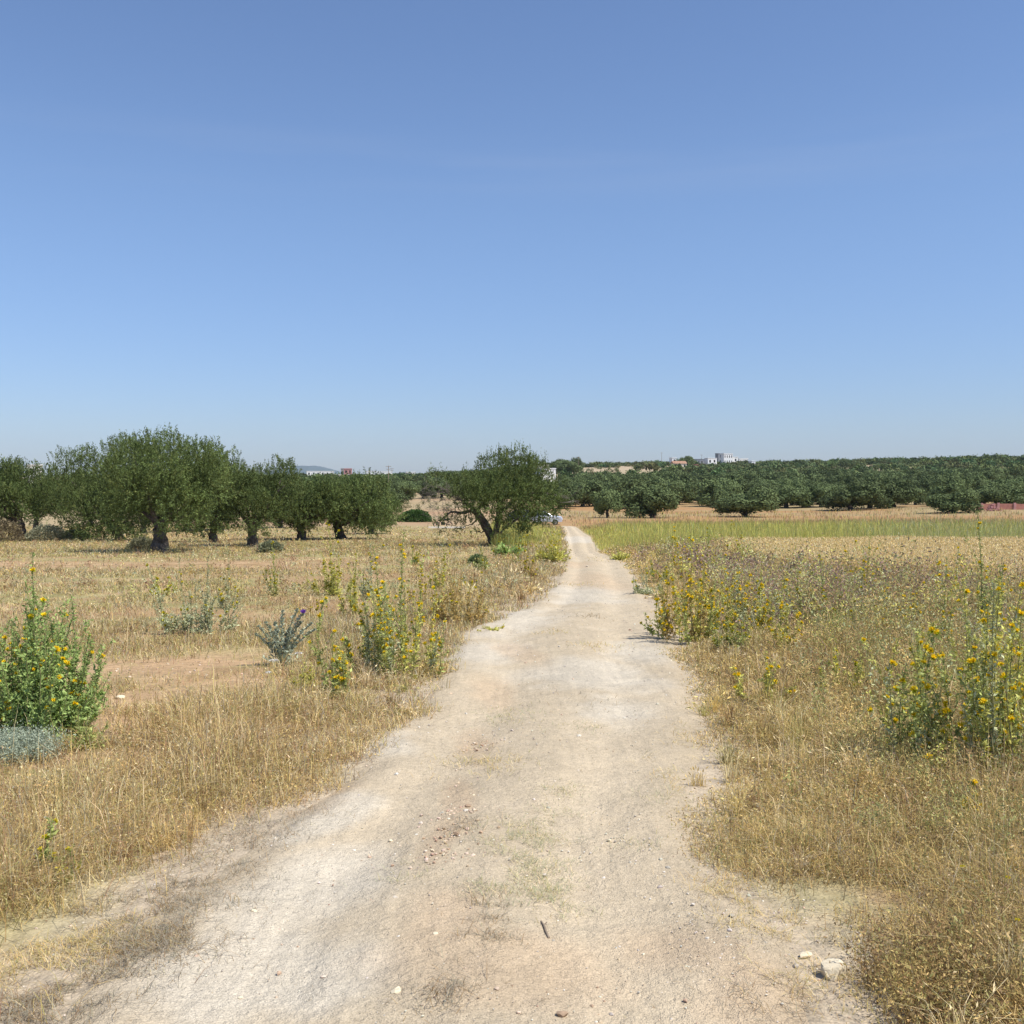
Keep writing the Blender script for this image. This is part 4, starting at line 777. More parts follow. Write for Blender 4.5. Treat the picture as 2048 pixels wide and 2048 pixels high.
def twigs(p0, d, L, r, depth):
    n = 5; u = np.linspace(0, 1, n)[:, None]; e = p0 + d * L; P = p0 + (e - p0) * u + g.normal(0, .06 * L, (n, 3)) * u; tube(S, P, np.linspace(r, r * .4, n), 4, cap=False)
    if depth:
        for q in range(4): k = int(g.integers(1, n)); twigs(P[k], unit(d + g.normal(0, .75, 3)), L * (.45 + .3 * g.random()), max(.006, r * .5), depth - 1)
for (px, py) in [(900, 1020), (882, 1035), (905, 985), (885, 978), (930, 1005), (925, 1027), (915, 1000), (890, 1000), (935, 1015)]:
    for q in range(3): twigs(tp(px, py, g.normal(0, .3)), unit(np.array([-.75, 0, .35]) + g.normal(0, .55, 3)), .8, .014, 2)
obj('dead_branches', S.mesh('dead_branches', M_dead), root); S = Soup()
for (px, py) in [(1110, 990), (1120, 1005), (1095, 1000)]: twigs(tp(px, py), unit(np.array([.8, 0, -.1]) + g.normal(0, .4, 3)), .8, .018, 2)
obj('dead_branches', S.mesh('dead_branches', M_dead), root)
S = Soup()
lobesC = [(1030, 955, 60, 38), (1000, 985, 62, 36), (1060, 985, 62, 36), (960, 970, 45, 26), (1035, 930, 38, 28), (1085, 1005, 40, 30), (1020, 1020, 45, 30), (1060, 1030, 36, 26), (930, 972, 40, 28), (985, 940, 38, 28), (910, 985, 30, 20), (970, 1000, 40, 24), (1010, 925, 26, 20), (1045, 1045, 40, 22), (945, 995, 36, 24), (1030, 1040, 30, 16), (965, 985, 40, 26), (1110, 1015, 26, 22), (920, 1000, 26, 16), (1065, 955, 44, 30), (1100, 975, 30, 22), (1000, 1050, 24, 22), (1075, 940, 26, 20), (900, 1050, 30, 16), (935, 1045, 26, 16), (1120, 1010, 22, 24), (875, 960, 26, 16), (1055, 1060, 20, 12), (1095, 1035, 24, 18)]
for (px, py, rx, rz) in lobesC:
    c = tp(px, py, g.normal(0, .9)); ax, az = rx * mpx * .95, rz * mpx; n = int((3900 * (ax * az) ** .9 + 600) / 12)
    if rx < 35: n = int(n * .45)
    d = unit(g.normal(0, 1, (n, 3))); P = c + d * (1 - .6 * g.random(n) ** 2)[:, None] * [ax, ax, az] * (.7 + .6 * fbm(d[:, 0] * 2 + px, d[:, 2] * 3 + d[:, 1], .6, 3, 3))[:, None]
    kk = fbm(P[:, 0] + P[:, 1], P[:, 2], .5, px % 7, 2) > .41; sprigs(S, P[kk], d[kk], .10, 16, g, (1.0, 1.0, .95))
    m = int(14 * ax * (3 if py < 945 else 1)); B = c + unit(g.normal(0, 1, (m, 3)) * [1, 1, .3] + [0, 0, .9]) * [ax, ax, az] * .9; Lh = .25 + .55 * g.random(m)
    for q in range(10): flecks(S, B + np.array([0, 0, 1.]) * (Lh * q / 10)[:, None] + g.normal(0, .02, (m, 3)), unit(g.normal(0, .35, (m, 3)) + [0, 0, 1]), np.full(m, .1), np.full(m, .035), (.9 + .5 * g.random((m, 1))) * np.array([[1.05, 1, .95]]), g)
obj('crown', S.mesh('crown', M_leaf), root)

# mid and far trees: shared shapes, individual trees
def variants(k, n, leaf, seed, m, lobes=11):
    out = []
    for q in range(k):
        g = np.random.default_rng(seed + q); gap = .15 + .4 * g.random(); S, cs = crown_soup(g, 3.2, 3.1, 4.4 - gap, gap, n, leaf, lobes, .03, .35, -.1)
        out.append((S, trunk_soup(g, 4.4, .25, cs, (g.normal(0, .2), 0), 4, .3, 7), cs))
    return out
VA = [(a.mesh('crown', M_leaf_far), b.mesh('trunk', M_bark)) for a, b, c in variants(6, 17000, .20, 300, M_leaf_far, 13)]
VB = []
for a, b, c in variants(6, 5200, .33, 400, M_leaf_far, 9):
    VB.append(a.mesh('olive_crown', M_leaf_far))
def place_olive(x, y, W, H, seed, label, group, parts=True, dz=0):
    g = np.random.default_rng(seed); z = gz(x, y) + dz; s = (W / 6.4, W / 6.4, H / 4.4); rz = g.random() * 6.28
    if parts:
        root = bpy.data.objects.new('olive_tree', None); COL.objects.link(root); cme, tme = VA[seed % 6]; obj('crown', cme, root); obj('trunk', tme, root)
    else: root = obj('olive_tree', VB[seed % 6])
    root.location = (x, y, z); root.rotation_euler.z = rz; root.scale = s; tag(root, label, 'tree', group); return root
GR = 'olive trees along the front of the right grove'
placed = []
for k, (px, py, x0, x1, top, lab) in enumerate([
    (1214, 1036, 1182, 1250, 976, 'greyish round olive left of the dense green one past the crop strip'), (1302, 1036, 1250, 1362, 968, 'dense wide dark green olive touching the ground right of the round greyish one'),
    (1503, 1034, 1428, 1556, 970, 'wide olive with a short dark trunk in the middle of the right field'), (1697, 1022, 1645, 1760, 962, 'large skirted olive right of the tan clearing'),
    (1910, 1026, 1855, 1962, 975, 'pale olive with a forked reddish trunk left of the red brick wall'), (1868, 1018, 1852, 1888, 985, 'small dark olive tucked left of the forked one'),
    (1640, 1015, 1605, 1680, 968, 'olive with dark shadowed base left of the large skirted one'), (1604, 1004, 1575, 1640, 962, 'thin trunked olive behind the tan clearing'),
    (1765, 1006, 1738, 1795, 962, 'leftmost of three slim trunked olives behind the skirted one'), (1793, 1007, 1778, 1822, 962, 'middle of three slim trunked olives behind the skirted one'), (1826, 1009, 1805, 1856, 962, 'rightmost of three slim trunked olives behind the skirted one'),
    (2000, 1003, 1960, 2042, 955, 'dark olive standing behind the red brick wall'), (2050, 1008, 2010, 2100, 955, 'dark olive cut by the right picture edge behind the wall'),
    (1408, 1000, 1388, 1428, 978, 'small grey olive alone left of the wide middle one'), (1366, 984, 1345, 1392, 960, 'olive at the head of the tan gap right of the dense green one'), (1455, 1016, 1425, 1475, 968, 'olive directly behind the left half of the wide middle one')]):
    x, y = spot(px, py); place_olive(x_at((x0 + x1) / 2, y), y, (x1 - x0) / FPX * y * 1.05, up_at(top, y) - gz(x, y), 500 + k, lab, GR); placed.append((x_at((x0 + x1) / 2, y), y, (x1 - x0) / FPX * y / 2))
GM = 'olive trees in the basin beyond the lone leaning olive'
for k, (px, py, x0, x1, top, lab) in enumerate([(810, 1000, 785, 838, 968, 'round dark olive on the tan slope left of the lone leaning one'), (846, 998, 830, 875, 960, 'olive just right of the round dark one on the tan slope'), (900, 985, 870, 930, 958, 'olive showing above the dead boughs of the leaning one'),
    (1160, 992, 1120, 1200, 955, 'olive right of the leaning one above the red soil'), (1135, 985, 1110, 1160, 948, 'olive behind the far end of the track')]):
    x, y = spot(px, py); place_olive(x_at((x0 + x1) / 2, y), y, (x1 - x0) / FPX * y, up_at(top, y) - gz(x, y), 560 + k, lab, GM); placed.append((x_at((x0 + x1) / 2, y), y, (x1 - x0) / FPX * y / 2))
# orchard rows on the rise
clear = [(1225, 470, 20, 34), (1180, 428, 16, 24), (1660, 420, 15, 16), (1255, 540, 14, 20), (1360, 560, 16, 14), (1960, 560, 12, 22), (1150, 540, 14, 40), (1660, 560, 9, 110), (1770, 600, 5, 60), (1830, 600, 4, 60), (1955, 600, 6, 80), (1560, 480, 4, 50)]
cand = []
gg = np.random.default_rng(90)
yy = 150.
while yy < 1500:
    sp = 9.6 if yy < 360 else 8.6 if yy < 760 else 15
    for xx in np.arange((-.6 if yy < 240 else -.3) * yy, .56 * yy, sp):
        x = xx + gg.normal(0, sp * .2); y = yy + gg.normal(0, sp * .24); a = x / y; px = 1024 + FPX * a
        ok = True
        if a < .045 and y < 230: ok = False                         # open tan field left of centre
        if 735 < px < 905 and y < 330: ok = gg.random() < .12
        if .045 <= a and y < (175 if px < 1560 else 152): ok = False
        if px > 1375 and px < 1428 and y < 270: ok = False
        if 1090 < px < 1300 and 250 < y < 385: ok = ok and gg.random() < .6
        if 1080 < px < 1120 and y < 420: ok = False
        for (cpx, cy, rx, ry) in clear:
            if ((x - x_at(cpx, cy)) / rx) ** 2 + ((y - cy) / ry) ** 2 < 1: ok = False
        if 1100 < px < 1300 and 385 < y < 690: ok = ok and gg.random() < .2
        if 1300 <= px < 1370 and 400 < y < 600: ok = ok and gg.random() < .4
        if 1385 < px < 1440 and 500 < y < 560: ok = ok and gg.random() < .5
        if 740 < px < 850 and 330 < y < 480: ok = ok and gg.random() < .4
        for (qx, qy, qr) in placed:
            if abs(x - qx) < qr + 2.4 and abs(y - qy) < qr + 3: ok = False
        if ok and gg.random() < (.9 if y < 230 else .78 if y < 360 else .6): cand.append((x, y))
    yy += sp * .92
cand.sort(key=lambda q: q[1]); nI = 0; rest = []; indiv = []
for q, (x, y) in enumerate(cand):
    W = 6.0 + 3.4 * gg.random(); H = 3.6 + 2.2 * gg.random()
    if y > 360: W = 4.2 + 4.0 * gg.random() ** 1.3; H = 2.4 + 2.2 * gg.random()
    if y > 300:                                       # keep the crest line of the rise at its height
        sky_ = np.interp(1024 + FPX * x / y, [0, 600, 700, 850, 900, 1060, 1150, 1300, 1345, 1380, 1500, 1600, 1750, 1950, 2048], [947, 951, 952, 948, 940, 928, 922, 923, 926, 924, 924, 921, 917, 908, 911]) + gg.normal(0, 2.3)
        H = min(H, up_at(sky_, y) - gz(x, y))
        if H < 1.6: continue
    inview = abs(x / y) < .52 and not (x / y < -.13 and y > 230)
    if inview and nI < 262: indiv.append((x, y, W, H, 600 + q)); nI += 1
    else: rest.append((x, y, W, H))
cols_ = [(-900, 500, 'behind the largest left olives'), (500, 800, 'behind the right end of the left olive row'), (800, 940, 'above the dead boughs of the leaning olive'), (940, 1085, 'behind the leaning olive crown'), (1085, 1170, 'above the far end of the track'),
    (1170, 1245, 'above the greyish round olive'), (1245, 1340, 'above the dense green front olive'), (1340, 1420, 'below the red-roofed farmhouse'), (1420, 1480, 'below the white villa'), (1480, 1560, 'below the long low white house'),
    (1560, 1640, 'left of the upper tan clearing'), (1640, 1700, 'in line with the upper tan clearing'), (1700, 1780, 'above the large skirted olive'), (1780, 1860, 'above the three slim trunked olives'), (1860, 1950, 'above the forked trunk olive'), (1950, 2400, 'above the red brick wall')]
rows_ = [(0, 190, 'front rows'), (190, 225, 'second rows'), (225, 260, 'third rows'), (260, 300, 'middle rows'), (300, 345, 'rear rows'), (345, 2000, 'farthest rows')]
cells = {}
for t_ in indiv:
    px = 1024 + FPX * t_[0] / t_[1]; ci = next(k for k, c in enumerate(cols_) if c[0] <= px < c[1]); ri = next(k for k, c in enumerate(rows_) if c[0] <= t_[1] < c[1]); cells.setdefault((ci, ri), []).append((px, t_))
ORD = ['leftmost', 'second from left', 'third from left', 'fourth from left', 'fifth from left', 'sixth from left', 'seventh from left', 'eighth from left', 'ninth from left', 'tenth from left', 'eleventh from left', 'twelfth from left', 'thirteenth from left', 'fourteenth from left', 'fifteenth from left', 'sixteenth from left', 'seventeenth from left', 'eighteenth from left', 'nineteenth from left', 'twentieth from left']
for (ci, ri), L_ in cells.items():
    L_.sort(key=lambda q: q[0])
    for k, (px, (x, y, W, H, sd_)) in enumerate(L_):
        lab = ('only olive' if len(L_) == 1 else 'olive ' + (ORD[min(k, 19)] if k < len(L_) - 1 else 'rightmost')) + f' in the {rows_[ri][2]} {cols_[ci][2]}'
        place_olive(x, y, W, H, sd_, lab, f'olive trees in the {rows_[ri][2]} of the far grove', parts=y < 260)
print('TREES', nI, len(rest))
S = Soup(); LV = []
for q in range(5):
    g = np.random.default_rng(900 + q); c_, cs = crown_soup(g, 3.2, 3.1, 3.7, .4, 640, .72, 7, .0, .3, -.2); LV.append(c_)
LVa = [(np.concatenate(c.V), np.concatenate(c.F), np.concatenate(c.C)) for c in LV]
for (x, y, W, H) in rest:
    V, F, C = LVa[int(gg.integers(5))]; a = gg.random() * 6.28; c, s = math.cos(a), math.sin(a); k = (W + .8) / 6.4
    P = np.stack([(V[:, 0] * c - V[:, 1] * s) * k + x, (V[:, 0] * s + V[:, 1] * c) * k + y, V[:, 2] * H / 4.2 + gz(x, y)], 1)
    t = .6 + .8 * gg.random(); S.add(P, F, 4, C * t * (1 + .12 * gg.normal(0, 1, 3) * [1, .3, .5]))
obj('far_olive_groves', S.mesh('far_olive_groves', M_leaf_far), label='dark mass of olive groves covering the far rise and horizon', kind='stuff', cat='trees')
# scrub on the bare patches of the rise
S = Soup(); n = 120; px = gg.uniform(1090, 1420, n); y = gg.uniform(360, 640, n); x = (px - 1024) / FPX * y; P = np.stack([x, y, ground_z(x, y)], 1)
forbs(S, P,   .5 + .9 * gg.random(n), pick(n, [(cA(.16, .18, .08), 1), (cA(.22, .20, .10), .7)]), 6, 14, .55, 1.1, wl=.6, stemw=.03)
n = 60; px = gg.uniform(700, 900, n); y = gg.uniform(140, 330, n); x = (px - 1024) / FPX * y; P = np.stack([x, y, ground_z(x, y)], 1)
forbs(S, P, .3 + .4 * gg.random(n), pick(n, [(cA(.26, .24, .12), 1)]), 6, 12, .25, 1.1, wl=.5, stemw=.02)
obj('hill_scrub', S.mesh('hill_scrub', M_leaf_far if False else M_grass), label='low scrub dotted over the bare patches of the far rise', kind='stuff', cat='scrub')
# green round shrub in the basin
def shrub(px, py, wpx, hpx, lab, col, seed, n=9000, leaf=.16, group=None):
    x, y = spot(px, py); g = np.random.default_rng(seed); W = wpx / FPX * y / 2; H = hpx / FPX * y
    d = unit(g.normal(0, 1, (n, 3))); d[:, 2] = np.abs(d[:, 2]); P = d * (1 - .4 * g.random(n) ** 2)[:, None] * [W, W * .8, H] * (.78 + .4 * fbm(d[:, 0] * 3, d[:, 1] * 3 + d[:, 2] * 2, .8, seed, 3))[:, None]
    S = Soup(); D = unit(d + g.normal(0, .6, (n, 3))); L = leaf * (.6 + .8 * g.random(n)); flecks(S, P, D, L, L * .5, np.array(col) * (.7 + .6 * g.random((n, 1))), g)
    o = obj('shrub', S.mesh('shrub', M_grass), label=lab, cat='shrub', group=group); o.location = (x, y, gz(x, y)); return o
shrub(830, 1043, 66, 24, 'rounded bright green shrub left of the lone leaning olive', (.075, .14, .035), 31)
shrub(10, 1084, 70, 46, 'bare brownish shrub at the left picture edge under the olives', (.20, .16, .09), 32, 2500, .12)
shrub(95, 1082, 90, 30, 'pale grey-green shrub beside the left edge olive trunks', (.30, .30, .19), 33, 4000, .12)
shrub(285, 1098, 60, 20, 'low grey scrub left of the largest trunk', (.26, .25, .14), 34, 2500, .10)
shrub(540, 1105, 50, 22, 'grey-green low shrub at the foot of the split trunk olive', (.27, .28, .16), 35, 3000, .10)
shrub(150, 1080, 60, 20, 'olive-brown low shrub beyond the left edge trunks', (.28, .26, .13), 36, 2500, .12)
shrub(955, 1128, 36, 16, 'low green shrub under the trunk of the leaning olive', (.17, .22, .09), 37, 1500, .10)

# ------------------------------------------------------------------ cars behind the leaning olive
M_paintS = mat('silver_paint', (.62, .66, .74), .3, spec=.5, metal=.3); M_paintB = mat('blue_paint', (.05, .06, .20), .3, spec=.5)
M_glass = mat('dark_glass', (.02, .025, .035), .08, spec=.8); M_tyre = mat('tyre_rubber', (.02, .02, .02), .8); M_rim = mat('wheel_rim', (.5, .5, .52), .35, metal=.7); M_lamp = mat('lamp_glass', (.75, .75, .72), .2)
def car(x, y, rz, paint, label, name='parked_car'):
    root = bpy.data.objects.new(name, None); COL.objects.link(root); root.location = (x, y, gz(x, y)); root.rotation_euler.z = rz; tag(root, label, 'car', 'cars parked beyond the leaning olive')
    prof = [(-2.05, .35), (-2.1, .62), (-2.02, .88), (-1.55, .95), (-.9, 1.0), (.95, 1.0), (1.6, .93), (1.98, .9), (2.08, .7), (2.08, .35)]
    S = Soup(); n = len(prof)
    secs = []
    for (yy_, k) in ((-.84, .97), (-.78, 1.0), (.78, 1.0), (.84, .97)): secs.append([(px * k, yy_, .35 + (pz - .35) * (1 if k == 1 else .93)) for px, pz in prof])
    V = np.array(secs).reshape(-1, 3)
    F = [];
    for a in range(3):
        for b in range(n): c = (b + 1) % n; F += [a * n + b, a * n + c, (a + 1) * n + c, (a + 1) * n + b]
    S.add(V, F, 4, cA(1, 1, 1)); S.add(V[:n], np.arange(n)[::-1], n, cA(1, 1, 1)); S.add(V[-n:], np.arange(n), n, cA(1, 1, 1)); obj('body', S.mesh('body', paint), root)
    cp = [(-.95, .97), (-.35, 1.42), (1.15, 1.44), (1.85, .99)]
    S = Soup(); V = np.array([[(px, yy_ * (1 if pz < 1.1 else .86), pz) for px, pz in cp] for yy_ in (-.77, .77)]).reshape(-1, 3)
    S.add(V, [0, 1, 5, 4, 2, 3, 7, 6, 3, 2, 1, 0, 4, 5, 6, 7], 4, cA(1, 1, 1)); obj('windows', S.mesh('windows', M_glass), root)
    S = Soup(); V = np.array([[(-.36, s * .69, 1.415), (1.17, s * .69, 1.435), (1.1, s * .6, 1.475), (-.28, s * .6, 1.46)] for s in (-1, 1)]).reshape(-1, 3)
    S.add(V, [0, 1, 2, 3, 7, 6, 5, 4, 3, 2, 6, 7, 0, 3, 7, 4, 1, 5, 6, 2, 0, 4, 5, 1], 4, cA(1, 1, 1)); 
    for s in (-1, 1):
        for (p, q) in (((-.95, .98), (-.35, 1.43)), ((.4, .98), (.42, 1.44)), ((1.87, .98), (1.15, 1.45))): tube(S, [(p[0], s * .785, p[1]), (q[0], s * .675, q[1])], [.035, .035], 4)
    obj('roof', S.mesh('roof', paint), root)
    for (wx, wy) in ((-1.3, -.8), (-1.3, .8), (1.3, -.8), (1.3, .8)):
        S = Soup(); tube(S, [(wx, wy - .1, .31), (wx, wy + .1, .31)], [.31, .31], 18); wl = obj('wheel', S.mesh('wheel', M_tyre), root)
        S = Soup(); o_ = .115 * (1 if wy > 0 else -1); tube(S, [(wx, wy, .31), (wx, wy + o_, .31)], [.19, .19], 12); obj('rim', S.mesh('rim', M_rim), wl)
    for s in (-1, 1): S = Soup(); box(S, -2.11, -2.0, s * .62 - .14, s * .62 + .14, .62, .78); obj('headlight', S.mesh('headlight', M_lamp), root)
yc = 112.; car(x_at(1086, yc), yc, math.pi, M_paintS, 'silver-white car parked by the track end, its pale bonnet showing right of the leaning olive')
car(x_at(1050, yc + 5), yc + 5, math.pi, M_paintB, 'dark blue car mostly hidden behind the leaning olive crown')
# motorbike left of the leaning olive, on a pale slab
xb, yb = spot(884, 1056); S = Soup(); box(S, -1.6, 1.9, -.5, .5, -.2, .10); o = obj('concrete_slab', S.mesh('concrete_slab', M_cream), label='long low pale concrete slab in grass left of the leaning olive', cat='slab'); o.location = (xb + .3, yb, gz(xb, yb) + .02)
root = bpy.data.objects.new('motorbike', None); COL.objects.link(root); root.location = (xb, yb + 1.3, gz(xb, yb + 1.3)); tag(root, 'small dark motorbike standing behind the pale slab', 'motorbike')
for sx in (-.62, .62):
    S = Soup(); an = np.linspace(0, 2 * np.pi, 19); tube(S, [(sx + .27 * math.cos(a), 0, .3 + .27 * math.sin(a)) for a in an], [.045] * 19, 6, cap=False); wl = obj('wheel', S.mesh('wheel', M_tyre), root)
    S = Soup(); tube(S, [(sx, -.05, .3), (sx, .05, .3)], [.07, .07], 8)
    for a in an[:-1:3]: tube(S, [(sx, 0, .3), (sx + .24 * math.cos(a), 0, .3 + .24 * math.sin(a))], [.008, .008], 4, cap=False)
    obj('spokes', S.mesh('spokes', M_rim), wl)
M_dkred = mat('dull_maroon', (.10, .05, .055), .5)
S = Soup(); tube(S, [(-.62, 0, .3), (-.48, 0, .7), (-.42, 0, .95)], [.03, .03, .025], 6); tube(S, [(-.45, 0, .75), (0, 0, .45), (.62, 0, .3)], [.04, .06, .03], 6); box(S, -.18, .2, -.12, .12, .28, .55); obj('frame', S.mesh('frame', M_tyre), root)
S = Soup(); tube(S, [(-.38, 0, .74), (-.1, 0, .82), (.1, 0, .74)], [.06, .13, .07], 8); obj('fuel_tank', S.mesh('fuel_tank', M_dkred), root)
S = Soup(); tube(S, [(.05, 0, .76), (.35, 0, .78), (.75, 0, .86)], [.08, .10, .05], 8); obj('seat', S.mesh('seat', M_tyre), root)
S = Soup(); tube(S, [(-.36, -.35, 1.02), (-.42, 0, .96), (-.36, .35, 1.02)], [.018] * 3, 6); obj('handlebar', S.mesh('handlebar', M_tyre), root)

# ------------------------------------------------------------------ buildings on the skyline
def building(name, px0, px1, top, y, label, m, wins=0, cat='building', depth=5, floors=1, roof=None, roof_m=None, parapet=True, base_rows=None, group='pale buildings on the skyline', wm=M_open, extra=None):
    x0, x1 = x_at(px0, y), x_at(px1, y); xc = (x0 + x1) / 2; w_ = x1 - x0; z = gz(xc, y) - .3; H = up_at(top, y) - z
    root = bpy.data.objects.new(name, None); COL.objects.link(root); root.location = (xc, y, z); root.rotation_euler.z = R(12) if w_ < 20 else R(3); tag(root, label, cat, group)
    S = Soup(); box(S, -w_ / 2, w_ / 2, 0, depth, 0, H); obj('wall', S.mesh('wall', m), root)
    S = Soup()
    if roof == 'gable': 
        V = [(-w_ / 2 - .3, -.3, H), (w_ / 2 + .3, -.3, H), (w_ / 2 + .3, depth + .3, H), (-w_ / 2 - .3, depth + .3, H), (-w_ / 2 - .3, depth / 2, H + 1.4), (w_ / 2 + .3, depth / 2, H + 1.4)]
        S.add(V, [0, 1, 5, 4, 2, 3, 4, 5], 4, cA(1, 1, 1)); S.add(V, [1, 2, 5, 3, 0, 4], 3, cA(1, 1, 1))
    else:
        box(S, -w_ / 2 - .15, w_ / 2 + .15, -.15, depth + .15, H + .003, H + .35)
    obj('roof', S.mesh('roof', roof_m or m), root)
    fh = min(3.2, H / floors)
    for f in range(floors):
        zc = H - fh * (f + .5)
        for q in range(wins):
            cx = -w_ / 2 + w_ * (q + .5) / wins; ww = min(.6, w_ / wins * .17); S = Soup(); box(S, cx - ww, cx + ww, -.06, .02, zc - .65, zc + .75); wo_ = obj('window', S.mesh('window', wm), root)
    return root, xc, z, H, w_
building('villa', 1447, 1466, 908, 640, 'tall white two-storey villa with arcaded terraces on the skyline', M_white, 4, 'house', floors=2)
building('house', 1436, 1447, 907.5, 655, 'blue-grey unrendered block joined to the left of the white villa', M_greyw, 1, 'house', floors=2)
building('house', 1466, 1476, 915, 645, 'lower white wing right of the villa', M_white, 1, 'house')
building('house', 1415, 1434, 917, 600, 'low white house left of the villa, cream lower wall', M_white, 2, 'house')
building('long_shed', 1381, 1414, 919, 610, 'long grey shed left of the low white house', M_greyw, 5, 'shed')
building('house', 1344, 1353, 916, 620, 'small white cube house left of the dark round tree on the ridge', M_white, 1, 'house')
building('house', 1347, 1374, 927, 560, 'red-roofed farmhouse below the small white cube', M_cream, 3, 'house', roof='gable', roof_m=M_tile)
building('house', 1478, 1496, 918, 660, 'long low white house right of the villa', M_white, 3, 'house')
building('hut', 1503, 1511, 922.5, 600, 'tiny white hut right of the long low white house', M_white, 1, 'hut', depth=4)
building('storehouse', 1393, 1401, 930, 520, 'small brick-red shed on the slope below the long grey shed', M_brick, 1, 'shed', depth=4)
building('warehouse', 1082, 1112, 938, 380, 'bright white warehouse gable just right of the leaning olive crown', M_white, 0, 'warehouse', depth=14)
building('house', 1071, 1097, 931, 425, 'flat roofed cream house behind the white warehouse', M_cream, 3, 'house')
building('unfinished_house', 688, 704, 938, 560, 'unfinished brick house with gaping dark openings on the left skyline', M_pink, 2, 'house', floors=2)
building('stair_tower', 682.5, 686.5, 938, 565, 'narrow grey concrete tower left of the unfinished house', M_conc, 0, 'tower', depth=3)
building('boundary_wall', 672, 704, 950, 540, 'pale low building in front of the unfinished house', M_cream, 2, 'building')
building('long_building', 614, 668, 943, 720, 'long flat white building left of the unfinished house', M_white, 6)
building('long_building', 733, 784, 943.5, 640, 'long white warehouse beside the power pole', M_white, 4)
building('house', 735, 752, 943, 655, 'maroon roofed house behind the long white warehouse', M_pink, 1, 'house')
building('shed', 650, 663, 949, 600, 'orange brick shed left of the unfinished house', M_tile, 1, 'shed')
building('house', 812, 830, 944.5, 700, 'small pale house farthest right on the left skyline', M_white, 2, 'house')
building('house', 55, 73, 931, 300, 'white house glimpsed between the crowns of the left edge olives', M_white, 1, 'house', depth=7)
# red brick wall right
yb = 150.; x0, x1 = x_at(1958, yb), x_at(2090, yb)
S = Soup(); n = 10
for q in range(n):
    a = x0 + (x1 - x0) * q / n; b = x0 + (x1 - x0) * (q + 1) / n - .004; z = gz((a + b) / 2, yb); box(S, a, b, 0, .2, z - .3 - gz(x0, yb), z + .85 - gz(x0, yb) + .0)
root = bpy.data.objects.new('brick_wall', None); COL.objects.link(root); root.location = (0, yb, gz(x0, yb)); tag(root, 'low red brick wall under the dark olives at the right edge', 'wall')
obj('wall', S.mesh('wall', M_brick), root)
for q in range(4): S = Soup(); a = x0 + (x1 - x0) * (q + .12) / 4; z = gz(a, yb) - gz(x0, yb); box(S, a, a + .35, -.12, -.003, z - .3, z + 1.0); obj('pillar', S.mesh('pillar', M_pink), root)
x, y = x_at(1987, 146), 146; S = Soup()
for q in range(60): bx, by = rs.normal(0, .55), rs.normal(0, .3); hz = max(0, 1.0 - abs(bx) * .9) * rs.random(); box(S, bx - .13, bx + .13, by - .08, by + .08, hz, hz + .14)
o = obj('brick_heap', S.mesh('brick_heap', M_pink), label='heap of pinkish bricks in front of the low red wall', cat='bricks'); o.location = (x, y, gz(x, y))
# utility poles
def pole(px, top, y, label, arms=2, r=.11, name='utility_pole'):
    x = x_at(px, y); z = gz(x, y); H = up_at(top, y) - z; root = bpy.data.objects.new(name, None); COL.objects.link(root); root.location = (x, y, z); tag(root, label, 'pole')
    S = Soup(); tube(S, [(0, 0, 0), (0, 0, H)], [r, r * .7], 8); obj('post', S.mesh('post', M_wood), root)
    for q in range(arms):
        S = Soup(); box(S, -.75 + .2 * q, .75 - .2 * q, -.06 - r, -r, H - .35 - .75 * q, H - .25 - .75 * q)
        ar = obj('crossarm', S.mesh('crossarm', M_wood), root)
        for s in (-1, 1): S = Soup(); tube(S, [(s * .6, -r, H - .25 - .75 * q), (s * .6, -r, H - .05 - .75 * q)], [.05, .04], 6); obj('insulator', S.mesh('insulator', M_greyw), ar)
pole(777, 931, 285, 'wooden power pole with crossarms in front of the long white warehouse')
pole(784, 936, 420, 'second thinner power pole right behind the first one', r=.09)
pole(1323, 905, 600, 'thin mast on the ridge left of the small white cube house', 1, .10)
pole(1157, 914, 560, 'thin mast on the ridge above the bare hillside patch', 1, .10)
pole(1403, 909, 640, 'thin mast over the long grey shed', 1, .09)
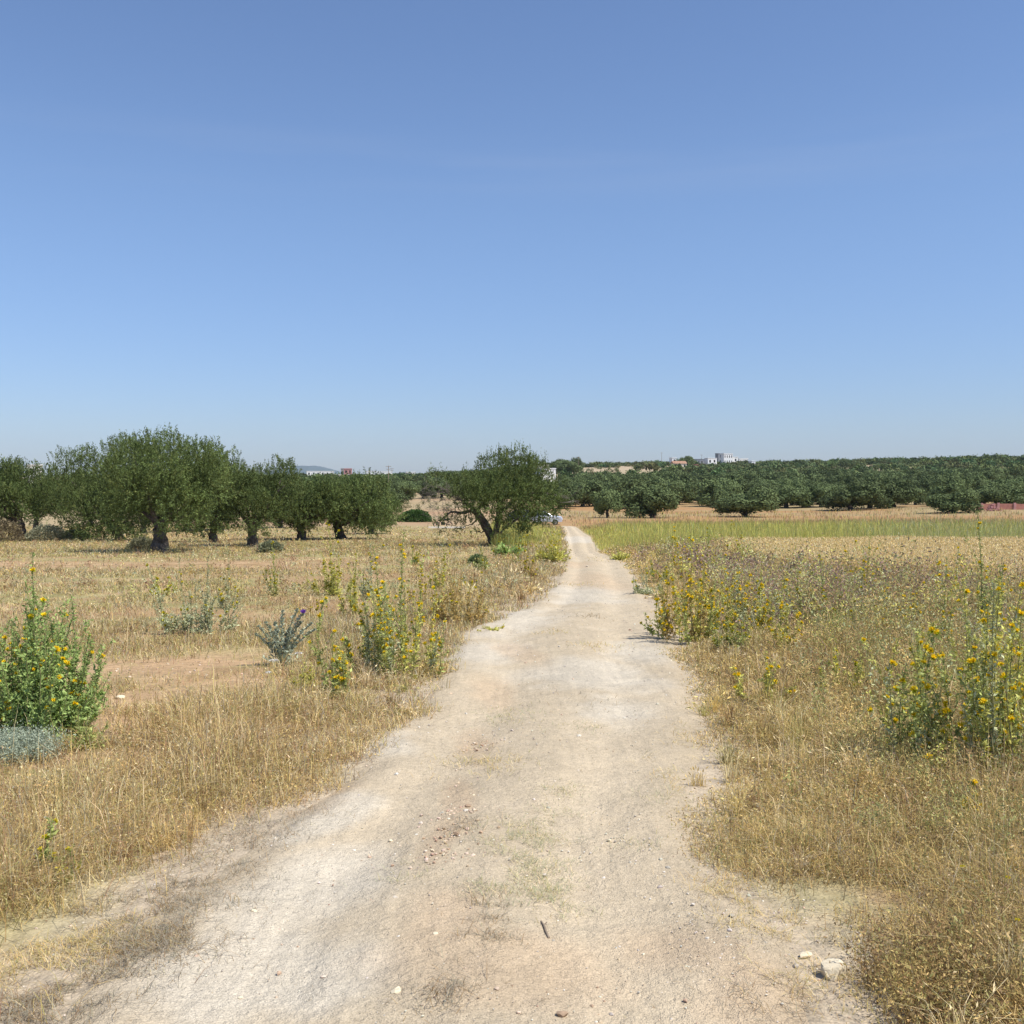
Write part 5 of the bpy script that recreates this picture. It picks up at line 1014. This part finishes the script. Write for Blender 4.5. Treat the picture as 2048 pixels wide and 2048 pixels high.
# dark round tree on the ridge
for (px, top, y, lab, W) in [(1371, 911, 605, 'rounded dark tree on the ridge between the white houses', 12), (1154, 912, 600, 'taller dark tree on the ridge above the bare patch', 8), (1122, 918, 480, 'dark tree beside the white warehouse', 12), (1137, 920, 470, 'broad tree right of the dark one by the warehouse', 14)]:
    x = x_at(px, y); place_olive(x, y, W, up_at(top, y) - gz(x, y), 800 + px, lab, 'dark trees on the ridge')
# distant blue hills
def mount(px0, px1, top, y, label, prof):
    S = Soup(); x0, x1 = x_at(px0, y), x_at(px1, y); n = 60; m = 14; u = np.linspace(0, 1, n); h = np.interp(u, [p[0] for p in prof], [p[1] for p in prof]); k = np.ones(5) / 5; h = np.convolve(np.pad(h, 2, mode='edge'), k, 'valid') + (rng.random(n) - .5) * .04 * (h > .05); H = up_at(top, y) + 6
    v = np.linspace(-1, 1, m); X = x0 + (x1 - x0) * u[:, None] + 0 * v[None]; Yv = y + v[None] * (x1 - x0) * .5 + 0 * u[:, None]; Z = -6 + h[:, None] * H * np.cos(v * np.pi / 2)[None] ** .8
    i = np.arange(n - 1)[:, None] * m; j = np.arange(m - 1)[None]; F = np.stack([i + j, i + m + j, i + m + j + 1, i + j + 1], -1).ravel()
    S.add(np.stack([X, Yv, Z], -1), F, 4, cA(1, 1, 1)); obj('distant_hill', S.mesh('distant_hill', M_mount, True), label=label, kind='structure')
mount(530, 720, 931.5, 7600, 'blue flat-topped hill on the left horizon', [(0, .3), (.2, .72), (.33, 1), (.55, 1), (.72, .62), (.85, .2), (1, 0)])
mount(775, 850, 943, 7800, 'faint small hill right of the power pole', [(0, 0), (.4, .9), (.6, 1), (1, 0)])
mount(1690, 1800, 915.5, 7800, 'faint hill peeping over the right rise', [(0, 0), (.4, .9), (.6, 1), (1, 0)])
# air
HAZE = 1
if HAZE:
    bm_ = Soup(); box(bm_, -7000, 7000, -400, 8600, -8, 260); m = bpy.data.materials.new('haze'); m.use_nodes = True; n = m.node_tree; n.nodes.remove(n.nodes['Principled BSDF'])
    pv = n.nodes.new('ShaderNodeVolumePrincipled'); pv.inputs['Color'].default_value = (.74, .87, 1, 1); pv.inputs['Density'].default_value = 5.5e-5; pv.inputs['Anisotropy'].default_value = 0
    n.links.new(pv.outputs[0], n.nodes['Material Output'].inputs['Volume']); o = obj('haze', bm_.mesh('haze', m), label='thin blue summer haze over the plain', kind='stuff')
